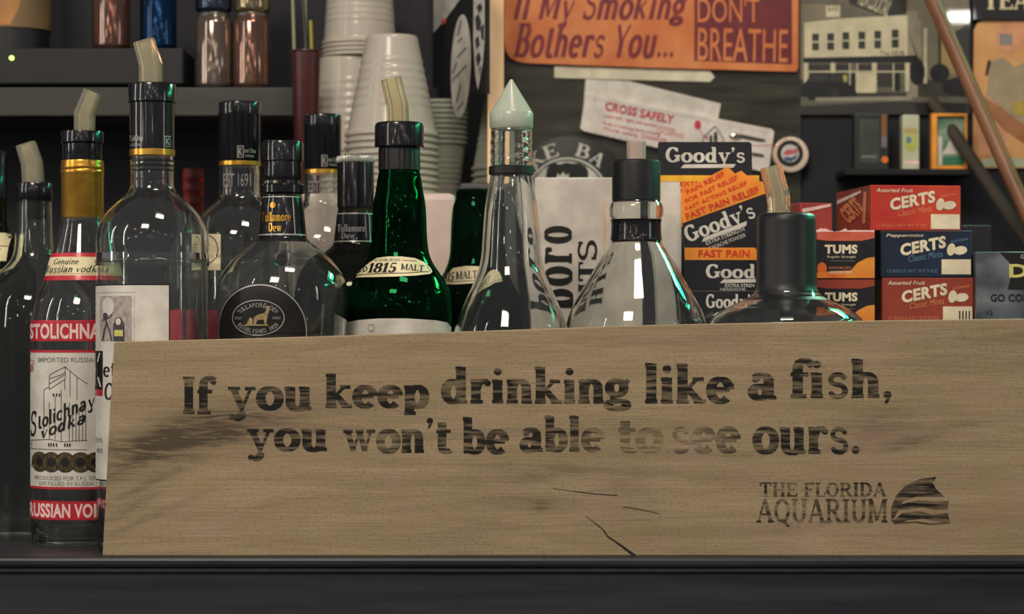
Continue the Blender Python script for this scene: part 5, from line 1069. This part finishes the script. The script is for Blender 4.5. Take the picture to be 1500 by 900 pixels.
# added ledge with small things standing in for a blurred mirror reflection
ZL = wz(249, .57)
mb = MB(); mb.box((wx(1236, .56), .555, ZL - .006), (wx(1424, .56), WALL, ZL), mat('black_ledge', (18, 18, 22), rough=.7), .0008)
tag(mb.build('added_ledge', origin=(wx(1330, .56), WALL, ZL)), 'narrow black ledge added to carry the reflection stand-ins', 'ledge')
Yl = .575
def small(name, label, cat, x0, y0, x1, m, extra=None, th=.02, Y=Yl):
    o = thing(name, (wx((x0 + x1) / 2, Y), Y + th / 2, ZL), label, cat); mb = MB(); mb.box((wx(x0, Y), Y, ZL), (wx(x1, Y), Y + th, wz(y0, Y)), m, .0015); mb.build('carton' if cat == 'carton' else 'body', o)
    if extra: a = Art(plane(Y), base=.0003); extra(a); a.build('front_print', o)
def e1(a):
    a.rect(1259, 175, 1288, 238, mat('murky_green_blur', (58, 66, 58), (74, 84, 72), rough=.4, scale=40)); a.rect(1291, 168, 1299, 200, mat('rust_blur', (132, 92, 60), rough=.4)); a.rect(1291, 200, 1299, 216, mat('lilac_blur', (124, 118, 128), rough=.4)); a.ell(1296, 234, 5, 5, mat('orange_dot_blur', (224, 120, 44), rough=.4), 1); a.rect(1262, 228, 1284, 231, GREYP, 1)
small('carton', 'dim murky green block standing in for a blurred reflection with an orange spot', 'carton', 1252, 166, 1302, mat('dim_green_reflection', (42, 46, 44), rough=.4), e1)
def e2(a):
    a.ell(1334, 208, 10, 14, mat('lime_blur', (178, 188, 84), (200, 204, 130), rough=.4, scale=60)); a.rect(1324, 188, 1344, 196, mat('sand_blur', (190, 166, 110), rough=.4)); a.rect(1325, 236, 1346, 241, PINKW); a.ell(1331, 205, 4, 5, BLP, 1)
small('carton', 'whitish block with a lime green blotch standing in for a blurred reflection', 'carton', 1322, 168, 1347, mat('pale_sage_reflection', (186, 190, 160), (206, 206, 178), rough=.4, scale=40), e2)
o = thing('reflected_frame', (wx(1392, Yl), Yl + .006, ZL), 'small green patch in an orange frame standing in for a blurred reflection', 'picture frame')
mb = MB(); OF = mat('orange_reflection', (240, 158, 60), rough=.4)
X0, X1, z0_, z1_ = wx(1365, Yl), wx(1417, Yl), ZL, wz(166, Yl)
for a0, a1 in (((X0, Yl, z0_), (X0 + 8 * S(Yl) / PXM, Yl + .012, z1_)), ((X1 - .002, Yl, z0_), (X1, Yl + .012, z1_)), ((X0 + 8 * S(Yl) / PXM, Yl, z0_), (X1 - .002, Yl + .012, z0_ + .0045)), ((X0 + 8 * S(Yl) / PXM, Yl, z1_ - .003), (X1 - .002, Yl + .012, z1_))): mb.box(a0, a1, OF, .0006)
mb.build('frame', o)
mb = MB(); mb.box((X0 + .004, Yl + .005, z0_ + .003), (X1 - .001, Yl + .009, z1_ - .002), mat('green_reflection', (70, 118, 92), (160, 178, 158), rough=.4, scale=60)); mb.build('picture', o)
a = Art(plane(Yl + .005), base=.0004); a.rect(1374, 200, 1380, 242, WHITE); a.poly([(1380, 226), (1392, 204), (1404, 226)], WHITE); a.rect(1380, 230, 1412, 242, mat('teal_blur', (56, 122, 92), rough=.4), 1); a.build('reflected_print', o)

def rod(label, p0, p1, r, m):
    mb = MB(); a_, b_ = Vector(p0), Vector(p1); mb.tube([a_.lerp(b_, i / 6) for i in range(7)], r, m, 20); tag(mb.build('wooden_rod', origin=a_), label, 'rod')
q0 = P(1432, 150, .50); q1 = P(1369, 8, .545)
dd = (q1 - q0)
pb = q0 - dd * ((q0.z - .012) / dd.z); pt = q0 + dd * 1.9
rod('reddish brown wooden rod leaning across the tan poster', pb, pt, .0072, mat('brown_varnished_wood', (112, 72, 48), (134, 90, 62), rough=.42, scale=40, stretch=(1, 1, .2)))
q0 = P(1425, 236, .555); q1 = P(1376, 164, .6); dd = q1 - q0  # added second rod stands in for a mirror reflection of the first
pb = q0 - dd * ((q0.z - .012) / dd.z); pt = q1 + dd * .22
rod('dark grey brown rod standing in for the mirror reflection of the reddish one', pb, pt, .0062, mat('reflected_rod_wood', (62, 54, 46), (74, 66, 56), rough=.7, scale=40, stretch=(1, 1, .2)))

# prints and small fittings hang under the part that carries them
UNDER = {'cap_print': ('cap', 'pourer_cap'), 'neck_print': ('neck_label', 'glass_body'), 'cap_rim': ('cap',), 'pour_spout': ('pourer_cap',), 'glass_bead': ('glass_body',), 'stopper': ('pourer_cap',), 'front_print': ('carton', 'body'), 'packet_print': ('envelope',), 'emblem': ('disc',),
         'sign_print': ('disc',), 'printed_image': ('print',), 'printed_figure': ('sheet',), 'bottom_margin': ('sheet',), 'torn_edge': ('carton',), 'side_print': ('carton',), 'tray_print': ('tray',), 'ruler_print': ('strip',), 'slot': ('strip',), 'clip': ('strip',), 'power_lamp': ('case',), 'foot': ('case',),
         'lettering': ('plank', 'plate', 'carton'), 'fish_logo': ('plank',), 'crack': ('plank',), 'reflected_print': ('picture',), 'oval_sticker': ('pane',), 'patterned_sticker': ('pane',), 'white_sticker': ('pane',), 'red_dot': ('pane',)}
stem = lambda n: n.split('.')[0]
for o in list(sc.objects):
    if o.type == 'MESH' and o.parent is not None and o.parent.type == 'EMPTY' and stem(o.name) in UNDER:
        for sib in sc.objects:
            if sib.parent == o.parent and sib.type == 'MESH' and sib is not o and stem(sib.name) in UNDER[stem(o.name)]:
                off = o.location - sib.location; o.parent = sib; o.location = off; break
